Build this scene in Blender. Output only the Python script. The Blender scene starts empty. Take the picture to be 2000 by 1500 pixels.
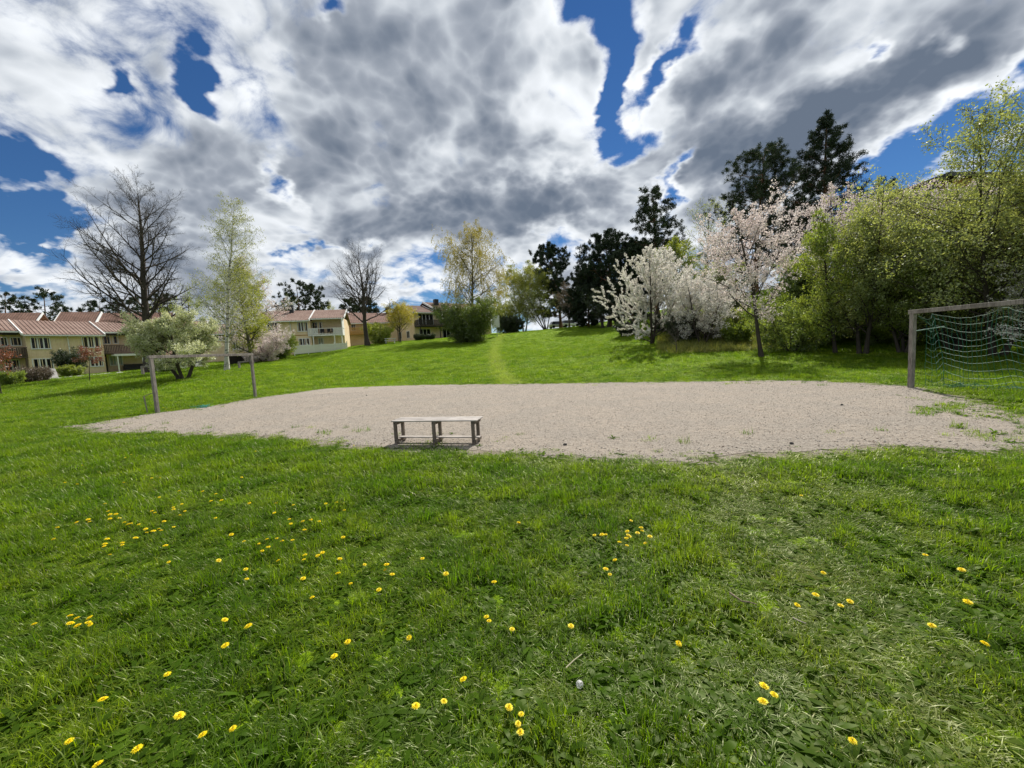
import bpy, math
import numpy as np
from mathutils import Matrix, Vector
rng = np.random.default_rng(7)
R_ = math.radians

# ---------------------------------------------------------------- camera
sc = bpy.context.scene
FPX, CX, CY = 781.0, 1000.0, 750.0
EYE = np.array([0.0, 0.0, 1.6])
_p, _r = R_(4.9), R_(3.07)
_F = np.array([0, math.cos(_p), -math.sin(_p)]); _R0 = np.array([1.0, 0, 0]); _U0 = np.array([0, math.sin(_p), math.cos(_p)])
_U = _U0 * math.cos(_r) + _R0 * math.sin(_r); _R = _R0 * math.cos(_r) - _U0 * math.sin(_r)
cam_d = bpy.data.cameras.new('camera'); cam = bpy.data.objects.new('camera', cam_d)
sc.collection.objects.link(cam); sc.camera = cam
cam_d.sensor_width = 36; cam_d.lens = 36 * FPX / 2000; cam_d.clip_start = 0.05; cam_d.clip_end = 3000
cam.matrix_world = Matrix(((_R[0], _U[0], -_F[0], EYE[0]), (_R[1], _U[1], -_F[1], EYE[1]), (_R[2], _U[2], -_F[2], EYE[2]), (0, 0, 0, 1)))

def ray(px, py):                      # direction scaled so that its Y component is 1
    d = _R * (px - CX) / FPX + _U * (CY - py) / FPX + _F
    return d / d[1]
def at_z(px, py, z=0.0):              # the point of a view ray at height z
    d = ray(px, py); t = (z - EYE[2]) / d[2]; return EYE + d * t
def at_y(px, py, Y):
    return EYE + ray(px, py) * Y

# ---------------------------------------------------------------- world
SUN_EL, SUN_AZ = R_(47), R_(25)       # azimuth from +Y towards +X
w = bpy.data.worlds.new('World'); sc.world = w; w.use_nodes = True
nt = w.node_tree; nt.nodes.clear()
def N(t, tree=None, **kw):
    n = (tree or nt).nodes.new(t)
    for k, v in kw.items(): setattr(n, k, v)
    return n
def setin(n, i, v, tree=None):
    if isinstance(v, bpy.types.NodeSocket): (tree or nt).links.new(v, n.inputs[i])
    elif v is not None: n.inputs[i].default_value = v
def M_(op, a, b=None, c=None, tree=None, clamp=False):
    n = N('ShaderNodeMath', tree, operation=op, use_clamp=clamp)
    for i, v in enumerate((a, b, c)): setin(n, i, v, tree)
    return n.outputs[0]
def V_(op, a, b=None, c=None, tree=None, out=0):
    n = N('ShaderNodeVectorMath', tree, operation=op)
    for i, v in enumerate((a, b, c)):
        if v is not None: setin(n, i, v, tree)
    return n.outputs[out]
def smooth(x, a, b, lo=0., hi=1., tree=None, kind='SMOOTHSTEP'):
    n = N('ShaderNodeMapRange', tree, interpolation_type=kind)
    setin(n, 0, x, tree); n.inputs[1].default_value = a; n.inputs[2].default_value = b; n.inputs[3].default_value = lo; n.inputs[4].default_value = hi
    return n.outputs[0]
def noise(vec, scale, detail=5, rough=.55, dist=0., tree=None, out=0, dims='3D'):
    n = N('ShaderNodeTexNoise', tree, noise_dimensions=dims); setin(n, 0, vec, tree)
    n.inputs['Scale'].default_value = scale; n.inputs['Detail'].default_value = detail
    n.inputs['Roughness'].default_value = rough; n.inputs['Distortion'].default_value = dist
    return n.outputs[out]
def mixc(f, a, b, tree=None, mode='MIX'):
    n = N('ShaderNodeMix', tree, data_type='RGBA', blend_type=mode); n.clamp_factor = True
    setin(n, 0, f, tree)
    for i, v in ((6, a), (7, b)):
        if isinstance(v, tuple): v = (*v, 1) if len(v) == 3 else v
        setin(n, i, v, tree)
    return n.outputs[2]
def ramp(x, stops, tree=None, interp='LINEAR'):
    n = N('ShaderNodeValToRGB', tree); setin(n, 0, x, tree); cr = n.color_ramp; cr.interpolation = interp
    while len(cr.elements) < len(stops): cr.elements.new(.5)
    for e, (p, c) in zip(cr.elements, stops): e.position = p; e.color = (*c, 1)
    return n.outputs[0]

tc = N('ShaderNodeTexCoord').outputs['Generated']
sx = N('ShaderNodeSeparateXYZ'); setin(sx, 0, tc)
dx, dy, dz = sx.outputs
az = M_('ARCTAN2', dx, dy); el = M_('ARCSINE', dz)
hz = M_('ADD', M_('MAXIMUM', dz, 0.0), .42)
cb = N('ShaderNodeCombineXYZ'); setin(cb, 0, M_('DIVIDE', dx, hz)); setin(cb, 1, M_('DIVIDE', dy, hz)); cb.inputs[2].default_value = 3.1
plane = cb.outputs[0]
cb = N('ShaderNodeCombineXYZ'); setin(cb, 0, az); setin(cb, 1, el)
wn = V_('SUBTRACT', noise(plane, 2.3, 5, .6, out=1), (.5, .5, .5))
ae = V_('ADD', cb.outputs[0], V_('ADD', V_('MULTIPLY', wn, (.34, .26, 0)), V_('MULTIPLY', V_('SUBTRACT', noise(plane, 9, 4, .6, out=1), (.5, .5, .5)), (.10, .09, 0))))
SKY_BLOBS = [  # picked by eye off the photograph's sky: px, py, radius x, radius y, tilt, weight (below 0 a gap, above 0 a thick base)
 (335,158,66,36,-25,-1.7),(120,135,24,24,0,-0.85),(50,440,185,36,0,-1.7),(10,350,63,31.5,0,-1.0032),(700,452,48.3,23.1,20,-1.254),(532,348,27.3,27.3,0,-1.1704),
 (1175,50,65.1,89.25,0,-1.805),(1185,165,31.5,65.1,-15,-1.672),(1290,118,73.5,27.3,25,-1.5884),(1230,250,27.3,35.7,30,-0.836),(1312,350,21,42,-20,-1.254),(1745,335,126,46.2,20,-1.805),(1850,300,73.5,25.2,20,-1.1704),
 (1872,66,27.3,23.1,0,-1.0032),(1740,97,25.2,21,0,-0.9196),(1990,150,46.2,42,20,-1.1704),(1990,270,52.5,31.5,20,-0.836),(1100,15,46.2,31.5,0,-1.0868),(640,0,42,16.8,0,-0.836),(590,498,73.5,12.6,0,-0.7524),(0,520,94.5,12.6,0,-0.5852),(790,560,52.5,14.7,0,-0.6688),
 (700,110,210,120,0,0.45),(640,290,230,80,0,0.35),(940,415,260,55,8,0.85),(1085,370,110,60,0,0.5),(1480,95,230,50,25,0.5),(1620,245,240,52,12,0.95),(860,565,110,30,0,0.6),(1440,300,120,46,0,0.4),(960,150,110,120,0,0.35),(330,480,190,80,0,0.45),(620,400,110,70,0,0.35),(1400,170,160,70,20,0.25)]
BRIGHT = [(1340,40,140,70,0,.7),(1050,150,110,130,0,.95),(1220,200,130,55,20,.7),(930,90,90,80,0,.3),(1700,130,170,40,20,.6),(1900,180,120,60,20,.6),(1060,260,150,50,0,.5),(330,400,230,70,0,.35),(620,420,130,60,0,.5),(1000,500,300,60,0,.4),(250,540,300,60,0,.4),
 (700,120,180,100,0,-.5),(640,290,200,70,0,-.35),(150,180,200,90,0,-.2),(940,415,230,50,8,-.5),(1620,245,220,50,12,-.5),(1480,95,200,45,25,-.3),(1350,400,60,60,0,.4)]
SUNP = (.30, .64, .05)
warp = V_('ADD', plane, V_('MULTIPLY', V_('SUBTRACT', noise(plane, 3.0, 3, .5, out=1), (.5, .5, .5)), (.16, .16, .16)))
def field(v):
    vo = N('ShaderNodeTexVoronoi', feature='F1', voronoi_dimensions='3D'); setin(vo, 0, v)
    vo.inputs['Scale'].default_value = 3.6; vo.inputs['Detail'].default_value = 3; vo.inputs['Roughness'].default_value = .62; vo.inputs['Lacunarity'].default_value = 2.1
    f = M_('MULTIPLY', M_('SUBTRACT', noise(v, 1.5, 9, .58, .0), .5), 2.1)
    return M_('MULTIPLY_ADD', M_('SUBTRACT', .42, vo.outputs[0]), 1.15, f)
f0 = field(warp); f1 = field(V_('ADD', warp, V_('MULTIPLY', SUNP, (.06, .06, .06))))
acc = M_('ADD', f0, 1.28)
def blobs(lst, start):
    a_ = start
    for (bx, by, rx, ry, tilt, wt) in lst:
        d = ray(bx, by); d = d / np.linalg.norm(d); a0, e0 = math.atan2(d[0], d[1]), math.asin(d[2])
        k = .9 / (FPX * (1 + ((bx - CX) / FPX) ** 2 + ((by - CY) / FPX) ** 2) ** .5)
        v = V_('SUBTRACT', ae, (a0, e0, 0))
        n = N('ShaderNodeVectorRotate', rotation_type='Z_AXIS'); setin(n, 0, v); n.inputs['Angle'].default_value = -R_(tilt)
        q = V_('MULTIPLY', n.outputs[0], (1 / (rx * k), 1 / (ry * k), 0))
        a_ = M_('MULTIPLY_ADD', smooth(V_('LENGTH', q, out=1), .0, 1.85, 1, 0), wt, a_)
    return a_
acc = blobs(SKY_BLOBS, acc); brt = blobs(BRIGHT, 0.0)
cover = smooth(M_('MULTIPLY_ADD', M_('SUBTRACT', noise(warp, 7.5, 7, .66, .3), .5), 2.0, acc), -.42, .40)
relief = M_('SUBTRACT', f0, f1)
thick = M_('SUBTRACT', M_('SUBTRACT', acc, M_('MULTIPLY', relief, smooth(dz, .05, .4, .9, 1.2))), M_('MULTIPLY', brt, .5))
ccol = ramp(smooth(thick, -.6, 1.6, kind='LINEAR'), [(0, (.84, .86, .88)), (.25, (.70, .73, .765)), (.38, (.60, .63, .665)), (.51, (.44, .475, .52)), (.65, (.28, .31, .36)), (.83, (.165, .195, .245)), (1, (.11, .14, .19))])
sky = N('ShaderNodeTexSky', sky_type='NISHITA', sun_disc=False, sun_elevation=SUN_EL, sun_rotation=SUN_AZ, altitude=50, air_density=1.0, dust_density=.0, ozone_density=4.0)
hs = N('ShaderNodeHueSaturation'); hs.inputs['Saturation'].default_value = 1.12; setin(hs, 'Color', sky.outputs[0])
bg1 = N('ShaderNodeBackground'); setin(bg1, 0, mixc(1.0, hs.outputs[0], (.60, .80, 1.0), mode='MULTIPLY')); bg1.inputs[1].default_value = .055
bg2 = N('ShaderNodeBackground'); setin(bg2, 0, ccol); bg2.inputs[1].default_value = 1.0
mx = N('ShaderNodeMixShader'); setin(mx, 0, M_('MULTIPLY', cover, smooth(dz, -.02, .02))); nt.links.new(bg1.outputs[0], mx.inputs[1]); nt.links.new(bg2.outputs[0], mx.inputs[2])
wo = N('ShaderNodeOutputWorld'); nt.links.new(mx.outputs[0], wo.inputs[0])
w.cycles.sampling_method = 'MANUAL'; w.cycles.sample_map_resolution = 1024

# ---------------------------------------------------------------- sun and exposure
sd = bpy.data.lights.new('sun', 'SUN'); sd.energy = 5.0; sd.angle = R_(.53); sd.color = (1, .955, .88)
so = bpy.data.objects.new('sun', sd); sc.collection.objects.link(so)
sun_dir = Vector((math.sin(SUN_AZ) * math.cos(SUN_EL), math.cos(SUN_AZ) * math.cos(SUN_EL), math.sin(SUN_EL)))
so.rotation_euler = sun_dir.to_track_quat('Z', 'Y').to_euler(); so.location = sun_dir * 60
sc.view_settings.view_transform = 'Standard'; sc.view_settings.look = 'None'; sc.view_settings.gamma = 1; sc.view_settings.exposure = .4
sc.view_settings.use_curve_mapping = False
sc.cycles.max_bounces = 6; sc.cycles.transparent_max_bounces = 4; sc.cycles.diffuse_bounces = 3; sc.cycles.caustics_reflective = False; sc.cycles.caustics_refractive = False

# ================================================================ helpers
COL = sc.collection
def link(o, parent=None):
    COL.objects.link(o)
    if parent is not None: o.parent = parent
    return o
def tag(o, label=None, cat=None, group=None, kind=None):
    if label: o['label'] = label
    if cat: o['category'] = cat
    if group: o['group'] = group
    if kind: o['kind'] = kind
    return o
def empty(name, loc, rz=0., label=None, cat=None, group=None):
    o = bpy.data.objects.new(name, None); o.location = loc; o.rotation_euler.z = rz; o.empty_display_size = .2
    return tag(link(o), label, cat, group)
def mesh_np(name, V, F, mat, parent=None, smooth_=False, tint=None):
    """V (n,3), F (m,3|4) -> one mesh object"""
    V = np.ascontiguousarray(V, np.float32); F = np.ascontiguousarray(F, np.int32); k = F.shape[1]
    me = bpy.data.meshes.new(name); me.vertices.add(len(V)); me.vertices.foreach_set('co', V.ravel())
    me.loops.add(F.size); me.loops.foreach_set('vertex_index', F.ravel())
    me.polygons.add(len(F)); me.polygons.foreach_set('loop_start', np.arange(0, F.size, k, dtype=np.int32))
    if smooth_: me.polygons.foreach_set('use_smooth', np.ones(len(F), bool))
    me.update()
    if tint is not None:
        a = me.attributes.new('tint', 'FLOAT', 'FACE'); a.data.foreach_set('value', np.ascontiguousarray(tint, np.float32))
    me.materials.append(mat)
    return link(bpy.data.objects.new(name, me), parent)
class MB:
    """collects boxes, bars and polygons; build() links them as ONE mesh object"""
    def __init__(s): s.v = []; s.f = []
    def poly(s, pts): n = len(s.v); s.v += [tuple(p) for p in pts]; s.f.append(tuple(range(n, n + len(pts)))); return s
    def hexa(s, p):   # 8 points: bottom 4 ccw, top 4 ccw
        n = len(s.v); s.v += [tuple(q) for q in p]
        s.f += [tuple(n + i for i in t) for t in ((3, 2, 1, 0), (4, 5, 6, 7), (0, 1, 5, 4), (1, 2, 6, 5), (2, 3, 7, 6), (3, 0, 4, 7))]; return s
    def box(s, x0, x1, y0, y1, z0, z1):
        return s.hexa([(x0, y0, z0), (x1, y0, z0), (x1, y1, z0), (x0, y1, z0), (x0, y0, z1), (x1, y0, z1), (x1, y1, z1), (x0, y1, z1)])
    def bar(s, a, b, w, h=None, up=(0, 0, 1)):
        a, b = Vector(a), Vector(b); d = (b - a).normalized(); u = Vector(up)
        x = d.cross(u)
        if x.length < 1e-3: x = d.cross(Vector((0, 1, 0)))
        x.normalize(); y = x.cross(d).normalized(); h = h or w
        q = [(-w / 2, -h / 2), (w / 2, -h / 2), (w / 2, h / 2), (-w / 2, h / 2)]
        return s.hexa([a + x * i + y * j for i, j in q] + [b + x * i + y * j for i, j in q])
    def tube(s, pts, r, n=6):
        pts = [Vector(p) for p in pts]; rr = r if hasattr(r, '__len__') else [r] * len(pts); base = len(s.v)
        for i, p in enumerate(pts):
            d = (pts[min(i + 1, len(pts) - 1)] - pts[max(i - 1, 0)]).normalized(); x = d.cross(Vector((.13, .2, 1)))
            if x.length < 1e-3: x = d.cross(Vector((1, 0, 0)))
            x.normalize(); y = d.cross(x)
            s.v += [tuple(p + (x * math.cos(6.2832 * k / n) + y * math.sin(6.2832 * k / n)) * rr[i]) for k in range(n)]
        for i in range(len(pts) - 1):
            for k in range(n): s.f.append((base + i * n + k, base + i * n + (k + 1) % n, base + (i + 1) * n + (k + 1) % n, base + (i + 1) * n + k))
        s.f.append(tuple(base + k for k in range(n))[::-1]); s.f.append(tuple(base + (len(pts) - 1) * n + k for k in range(n)))
        return s
    def mesh(s, name, mat, bevel=0):
        me = bpy.data.meshes.new(name); me.from_pydata(s.v, [], s.f); me.update(); me.materials.append(mat); return me
    def build(s, name, mat, parent=None, kind=None, label=None, bevel=0):
        o = link(bpy.data.objects.new(name, s.mesh(name, mat)), parent)
        if bevel:
            m = o.modifiers.new('bevel', 'BEVEL'); m.width = bevel; m.segments = 1
        return tag(o, label, kind=kind)

# ---------------------------------------------------------------- materials
def newmat(name):
    m = bpy.data.materials.new(name); m.use_nodes = True; t = m.node_tree; t.nodes.clear()
    return m, t
def out(t, sh): o = t.nodes.new('ShaderNodeOutputMaterial'); t.links.new(sh, o.inputs[0])
def princ(t, col, rough=.7, spec=.3, bump=None, bstr=.3, bdist=.02, metal=0.):
    p = t.nodes.new('ShaderNodeBsdfPrincipled'); setin(p, 'Base Color', (*col, 1) if isinstance(col, tuple) else col, t)
    setin(p, 'Roughness', rough, t); p.inputs['Specular IOR Level'].default_value = spec; p.inputs['Metallic'].default_value = metal
    if bump is not None:
        b = t.nodes.new('ShaderNodeBump'); b.inputs['Strength'].default_value = bstr; b.inputs['Distance'].default_value = bdist
        t.links.new(bump, b.inputs['Height']); t.links.new(b.outputs[0], p.inputs['Normal'])
    return p.outputs[0]
def objco(t): return t.nodes.new('ShaderNodeTexCoord').outputs['Object']
def wpos(t): return t.nodes.new('ShaderNodeNewGeometry').outputs['Position']
def plain(name, c, var=.25, scale=3., rough=.7, spec=.3, stretch=(1, 1, 1), bstr=.25, bdist=.01, metal=0.):
    m, t = newmat(name); v = V_('MULTIPLY', objco(t), stretch, tree=t)
    n1 = noise(v, scale, 6, .6, tree=t); n2 = noise(v, scale * 9, 3, .6, tree=t)
    f = smooth(M_('MULTIPLY_ADD', n2, .4, M_('MULTIPLY', n1, .7, tree=t), tree=t), .3, .8, tree=t)
    a = tuple(x * (1 - var) for x in c); b = tuple(min(1, x * (1 + var)) for x in c)
    out(t, princ(t, mixc(f, a, b, t), rough, spec, n2, bstr, bdist, metal)); return m
def leafmat(name, c1, c2, trans=.4, rough=.5, spec=.25, tcol=None, gl=.06):
    m, t = newmat(name)
    at = t.nodes.new('ShaderNodeAttribute'); at.attribute_name = 'tint'
    col = mixc(at.outputs['Fac'], c1, c2, t)
    d = t.nodes.new('ShaderNodeBsdfDiffuse'); t.links.new(col, d.inputs[0])
    tr = t.nodes.new('ShaderNodeBsdfTranslucent'); k = tcol or (1.5, 1.35, .7)
    t.links.new(mixc(1.0, col, k, t, 'MULTIPLY'), tr.inputs[0])
    mx = t.nodes.new('ShaderNodeMixShader'); mx.inputs[0].default_value = trans; t.links.new(d.outputs[0], mx.inputs[1]); t.links.new(tr.outputs[0], mx.inputs[2])
    g = t.nodes.new('ShaderNodeBsdfGlossy'); g.inputs['Roughness'].default_value = rough; g.inputs[0].default_value = (1, 1, 1, 1)
    m2 = t.nodes.new('ShaderNodeMixShader'); m2.inputs[0].default_value = gl; t.links.new(mx.outputs[0], m2.inputs[1]); t.links.new(g.outputs[0], m2.inputs[2])
    out(t, m2.outputs[0]); return m

def vnoise(x, y, seed=0):             # smooth value noise on arrays
    g = np.random.default_rng(seed).random((256, 256)); xi = np.floor(x).astype(int); yi = np.floor(y).astype(int)
    fx = x - xi; fy = y - yi; fx = fx * fx * (3 - 2 * fx); fy = fy * fy * (3 - 2 * fy)
    a = g[xi & 255, yi & 255]; b = g[(xi + 1) & 255, yi & 255]; c = g[xi & 255, (yi + 1) & 255]; d = g[(xi + 1) & 255, (yi + 1) & 255]
    return (a * (1 - fx) + b * fx) * (1 - fy) + (c * (1 - fx) + d * fx) * fy
def fbm(x, y, seed=0, o=4):
    s = 0; a = .5
    for k in range(o): s = s + a * vnoise(x * 2 ** k + 17 * k, y * 2 ** k + 5 * k, seed + k); a *= .5
    return s / (1 - .5 ** o)
def sstep(x, a, b): t = np.clip((x - a) / (b - a), 0, 1); return t * t * (3 - 2 * t)

# ================================================================ terrain
# spots read off the photograph: picture x, picture y of the ground, distance ahead in metres
SPOTS = [(355,740,29),(443,722,34),(290,728,40),(550,701,50),(630,692,60),(718,673,58),(915,669,55),(838,663,70),(780,669,62),(1000,651,75),(1100,640,82),(1170,633,78),
 (1000,700,32),(1200,690,28),(1272,668,35),(1330,690,27),(1490,694,24),(1650,690,22.5),(1850,694,19),(1990,702,17),(63,738,46.5),(208,729,52),(20,750,35),(0,778,25),(150,772,24),
 (600,690,62),(677,681,65),(480,712,42),(1185,648,60),(820,690,40),(600,715,40),(1100,670,45),(660,740,22),(1400,715,20)]
_cx, _cy, _cz = [], [], []
for a, b, c in SPOTS:
    q = at_y(a, b, c); _cx.append(q[0]); _cy.append(q[1]); _cz.append(q[2])
for x in np.linspace(-22, 22, 12):
    for y in (-25, -12, -3, 4, 8, 12, 16): _cx.append(x); _cy.append(y); _cz.append(0)
for x, y, z in [(-60,10,0),(-60,-20,0),(60,-20,2),(-90,60,1.6),(-110,40,1.2),(-75,75,2.2),(-50,90,4.2),(-20,100,5.8),(0,100,6.0),(20,100,6.4),(30,48,7),(22,40,4.6),(40,30,6.5),(34,18,3.5),(14,44,3.6),(50,55,8.5),
                (-150,160,6),(0,170,7),(120,140,10),(200,60,10),(-200,60,2),(-250,300,8),(0,330,9),(250,300,12),(-250,0,0),(200,-20,6),(80,-60,2),(0,-80,0),(-80,-80,0),(20,30,1.3),(28,26,2.2),(10,60,4.6),(22,70,6.6)]:
    _cx.append(x); _cy.append(y); _cz.append(z)
_c = np.array([_cx, _cy]).T; _z = np.array(_cz)
# gravel outline in metres, from the photograph
OUT = [(130,833),(250,845),(400,849),(520,853),(640,863),(740,872),(880,878),(1000,881),(1100,891),(1210,893),(1300,898),(1400,893),(1470,885),(1560,884),(1640,876),(1700,871),(1800,874),(1900,880),(1990,882),(2100,880),(2140,850),(2060,826),
       (1985,815),(1945,800),(1915,788),(1850,771),(1790,758),(1740,753),(1700,751),(1610,745),(1500,744),(1400,746),(1200,748),(1000,751),(850,752),(740,755),(640,759),(560,770),(500,778),(400,796),(310,807),(230,820),(160,831)]
gp = np.array([at_z(a, b, 0)[:2] for a, b in OUT])
def inside(x, y, poly):
    c = np.zeros(len(x), bool); x1, y1 = poly[-1]
    for x2, y2 in poly:
        t = ((y2 > y) != (y1 > y)); c ^= t & (x < (x1 - x2) * (y - y2) / (y1 - y2 + 1e-12) + x2); x1, y1 = x2, y2
    return c
def edge_dist(x, y, poly):
    d = np.full(len(x), 1e9)
    for a, b in zip(poly, np.roll(poly, -1, 0)):
        ab = b - a; t = np.clip(((x - a[0]) * ab[0] + (y - a[1]) * ab[1]) / (ab @ ab + 1e-9), 0, 1)
        d = np.minimum(d, np.hypot(x - a[0] - t * ab[0], y - a[1] - t * ab[1]))
    return d

def _tps(r2): return r2 * np.log(r2 + 1e-6)
def _solve():
    n = len(_c); K = _tps(((_c[:, None] - _c[None]) ** 2).sum(-1)) + np.eye(n) * 40.0
    P = np.c_[np.ones(n), _c]; A = np.block([[K, P], [P.T, np.zeros((3, 3))]])
    return np.linalg.solve(A, np.r_[_z, 0, 0, 0])
_w = _solve()
def ground(x, y):
    x = np.atleast_1d(np.asarray(x, float)); y = np.atleast_1d(np.asarray(y, float)); z = np.zeros_like(x)
    for i in range(0, len(x), 20000):
        s = slice(i, i + 20000); r2 = (x[s, None] - _c[:, 0]) ** 2 + (y[s, None] - _c[:, 1]) ** 2
        z[s] = _tps(r2) @ _w[:-3] + _w[-3] + _w[-2] * x[s] + _w[-1] * y[s]
    # the playing field is dead level
    D = np.where(inside(x, y, gp), 0, edge_dist(x, y, gp)); m = sstep(D, .5, 12) * np.maximum(sstep(y, 4, 9), sstep(np.abs(x), 25, 40))
    und = (fbm(x * .5, y * .5, 3, 3) - .5) * .10 * sstep(D, .3, 2.5)
    return z * m + und
def gz(x, y): return float(ground([x], [y])[0])
def site(px, Y):                      # the place on the ground that a column of the photograph shows Y metres ahead
    z = 0.
    for _ in range(4):
        # solve py so that the ray at Y has height z
        t = (_R * (px - CX) / FPX + _F); k = z - EYE[2]
        s = (k * t[1] - Y * t[2]) / (Y * _U[2] - k * _U[1]); d = t + _U * s; d = d / d[1]; p = EYE + d * Y
        z = gz(p[0], p[1])
    return Vector((p[0], p[1], z))
def rise(px, py, Y, z0): return at_y(px, py, Y)[2] - z0

# ---- ground sheet
def axis_pts(lo, hi, fine_lo, fine_hi, step, grow=1.09):
    a = list(np.arange(fine_lo, fine_hi + 1e-6, step)); s = step
    while a[-1] < hi: s *= grow; a.append(a[-1] + s)
    s = step
    while a[0] > lo: s *= grow; a.insert(0, a[0] - s)
    return np.array(a)
gxs = axis_pts(-900, 900, -20, 20, .35); gys = axis_pts(-150, 1500, -1, 24, .35, 1.07)
GX, GY = np.meshgrid(gxs, gys); GZ = ground(GX.ravel(), GY.ravel())
far = sstep(np.hypot(GX, GY - 30).ravel(), 200, 500); GZ = GZ * (1 - far) + 8 * far
nx, ny = len(gxs), len(gys); ii = np.arange((ny - 1) * nx).reshape(ny - 1, nx)[:, :-1].ravel()
GF = np.c_[ii, ii + 1, ii + nx + 1, ii + nx]

def densify(p, step=.07):
    o = []
    for a, b in zip(p, np.roll(p, -1, 0)):
        n = max(1, int(np.hypot(*(b - a)) / step)); o += [a + (b - a) * i / n for i in range(n)]
    return np.array(o)
pe = densify(gp); nrm = np.roll(pe, -1, 0) - np.roll(pe, 1, 0); nrm = np.c_[nrm[:, 1], -nrm[:, 0]] / (np.hypot(nrm[:, 0], nrm[:, 1])[:, None] + 1e-9)
pe = pe + nrm * ((fbm(pe[:, 0] * 1.3, pe[:, 1] * 1.3, 11, 4) - .5) * .5 + (fbm(pe[:, 0] * 6, pe[:, 1] * 6, 12, 3) - .5) * .22)[:, None]
# ---- ground material: soil and turf colour below the blades
def turf_colours(t, p):
    a = noise(p, .35, 4, .6, tree=t); b = noise(V_('MULTIPLY', p, (1, 1, .2), tree=t), 2.2, 5, .65, tree=t); c = noise(p, 22, 4, .7, tree=t)
    base = mixc(smooth(b, .3, .7, tree=t), (.14, .25, .004), (.24, .345, .008), t)
    base = mixc(smooth(a, .48, .72, 0, .35, tree=t), base, (.21, .28, .02), t)
    return mixc(smooth(c, .35, .7, tree=t), mixc(.45, base, (.02, .04, .004), t), base, t), b, c
def gravel_colours(t, p):
    n1 = noise(p, .8, 7, .7, .4, tree=t); n2 = noise(V_('MULTIPLY', p, (1, 1.5, 1), tree=t), 5.5, 8, .78, tree=t); n3 = noise(p, 30, 4, .8, tree=t)
    vo = t.nodes.new('ShaderNodeTexVoronoi'); t.links.new(p, vo.inputs[0]); vo.inputs['Scale'].default_value = 60
    c = mixc(smooth(n1, .42, .58, tree=t), (.315, .255, .20), (.215, .186, .158), t)
    c = mixc(smooth(n2, .47, .57, 0, .9, tree=t), c, (.125, .100, .077), t)
    c = mixc(smooth(n3, .40, .60, 0, .8, tree=t), (.36, .32, .27), c, t)
    c = mixc(smooth(vo.outputs[0], .05, .4, .6, 0, tree=t), c, (.10, .082, .065), t)
    return c, n2, n3
m_ground, t = newmat('turf')
p = wpos(t); tcl, nb, nc = turf_colours(t, p)
at = t.nodes.new('ShaderNodeAttribute'); at.attribute_name = 'bare'
soil, g2, g3 = gravel_colours(t, p); soil = mixc(smooth(noise(p, 3, 5, .7, tree=t), .4, .62, 0, .55, tree=t), soil, (.16, .14, .075), t)
bare = smooth(M_('ADD', at.outputs['Fac'], M_('MULTIPLY', M_('SUBTRACT', noise(p, 5, 5, .7, tree=t), .5, tree=t), .9, tree=t), tree=t), .35, .7, tree=t)
out(t, princ(t, mixc(bare, tcl, soil, t), .9, .1, M_('MULTIPLY_ADD', nc, .6, nb, tree=t), .9, .12))
gobj = mesh_np('ground', np.c_[GX.ravel(), GY.ravel(), GZ], GF, m_ground, smooth_=True); tag(gobj, kind='structure')
_d = edge_dist(GX.ravel(), GY.ravel(), gp[::1]); 
# worn ground: rim of the gravel, goal mouths and the trodden path
bare_v = 1 - sstep(_d, .0, .7)
a = gobj.data.attributes.new('bare', 'FLOAT', 'POINT'); a.data.foreach_set('value', bare_v.astype(np.float32))

m_gravel, t = newmat('gravel'); p = wpos(t); c, n2, n3 = gravel_colours(t, p)
out(t, princ(t, c, .95, .1, M_('MULTIPLY_ADD', n3, .35, n2, tree=t), 1.0, .045))
mb = MB(); mb.poly([(x, y, .005) for x, y in pe]); gr = mb.build('gravel_pitch', m_gravel, kind='structure')

# ================================================================ scattering (only for what nobody could count)
def scatter(name, pts, rot, scl, idx, sources, label, cat, tintv=None):
    me = bpy.data.meshes.new(name); me.vertices.add(len(pts)); me.vertices.foreach_set('co', np.ascontiguousarray(pts, np.float32).ravel())
    for nm, ty, arr, key in (('rot', 'FLOAT_VECTOR', rot, 'vector'), ('scl', 'FLOAT_VECTOR', scl, 'vector'), ('idx', 'INT', idx, 'value')):
        a = me.attributes.new(nm, ty, 'POINT'); a.data.foreach_set(key, np.ascontiguousarray(arr, np.int32 if ty == 'INT' else np.float32).ravel())
    o = link(bpy.data.objects.new(name, me)); tag(o, label, cat, kind='stuff')
    src = bpy.data.collections.new(name + '_source')
    for s in sources: src.objects.link(s)
    g = bpy.data.node_groups.new(name, 'GeometryNodeTree'); g.interface.new_socket('Geometry', in_out='INPUT', socket_type='NodeSocketGeometry'); g.interface.new_socket('Geometry', in_out='OUTPUT', socket_type='NodeSocketGeometry')
    gi = g.nodes.new('NodeGroupInput'); go = g.nodes.new('NodeGroupOutput'); ip = g.nodes.new('GeometryNodeInstanceOnPoints')
    ci = g.nodes.new('GeometryNodeCollectionInfo'); ci.inputs[0].default_value = src; ci.inputs[1].default_value = True; ci.inputs[2].default_value = True
    def attr(nm, ty):
        n = g.nodes.new('GeometryNodeInputNamedAttribute'); n.data_type = ty; n.inputs[0].default_value = nm; return n.outputs[0]
    g.links.new(gi.outputs[0], ip.inputs['Points']); g.links.new(ci.outputs[0], ip.inputs['Instance']); ip.inputs['Pick Instance'].default_value = True
    g.links.new(attr('idx', 'INT'), ip.inputs['Instance Index']); g.links.new(attr('rot', 'FLOAT_VECTOR'), ip.inputs['Rotation']); g.links.new(attr('scl', 'FLOAT_VECTOR'), ip.inputs['Scale'])
    g.links.new(ip.outputs[0], go.inputs[0]); md = o.modifiers.new('scatter', 'NODES'); md.node_group = g
    return o
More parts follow.
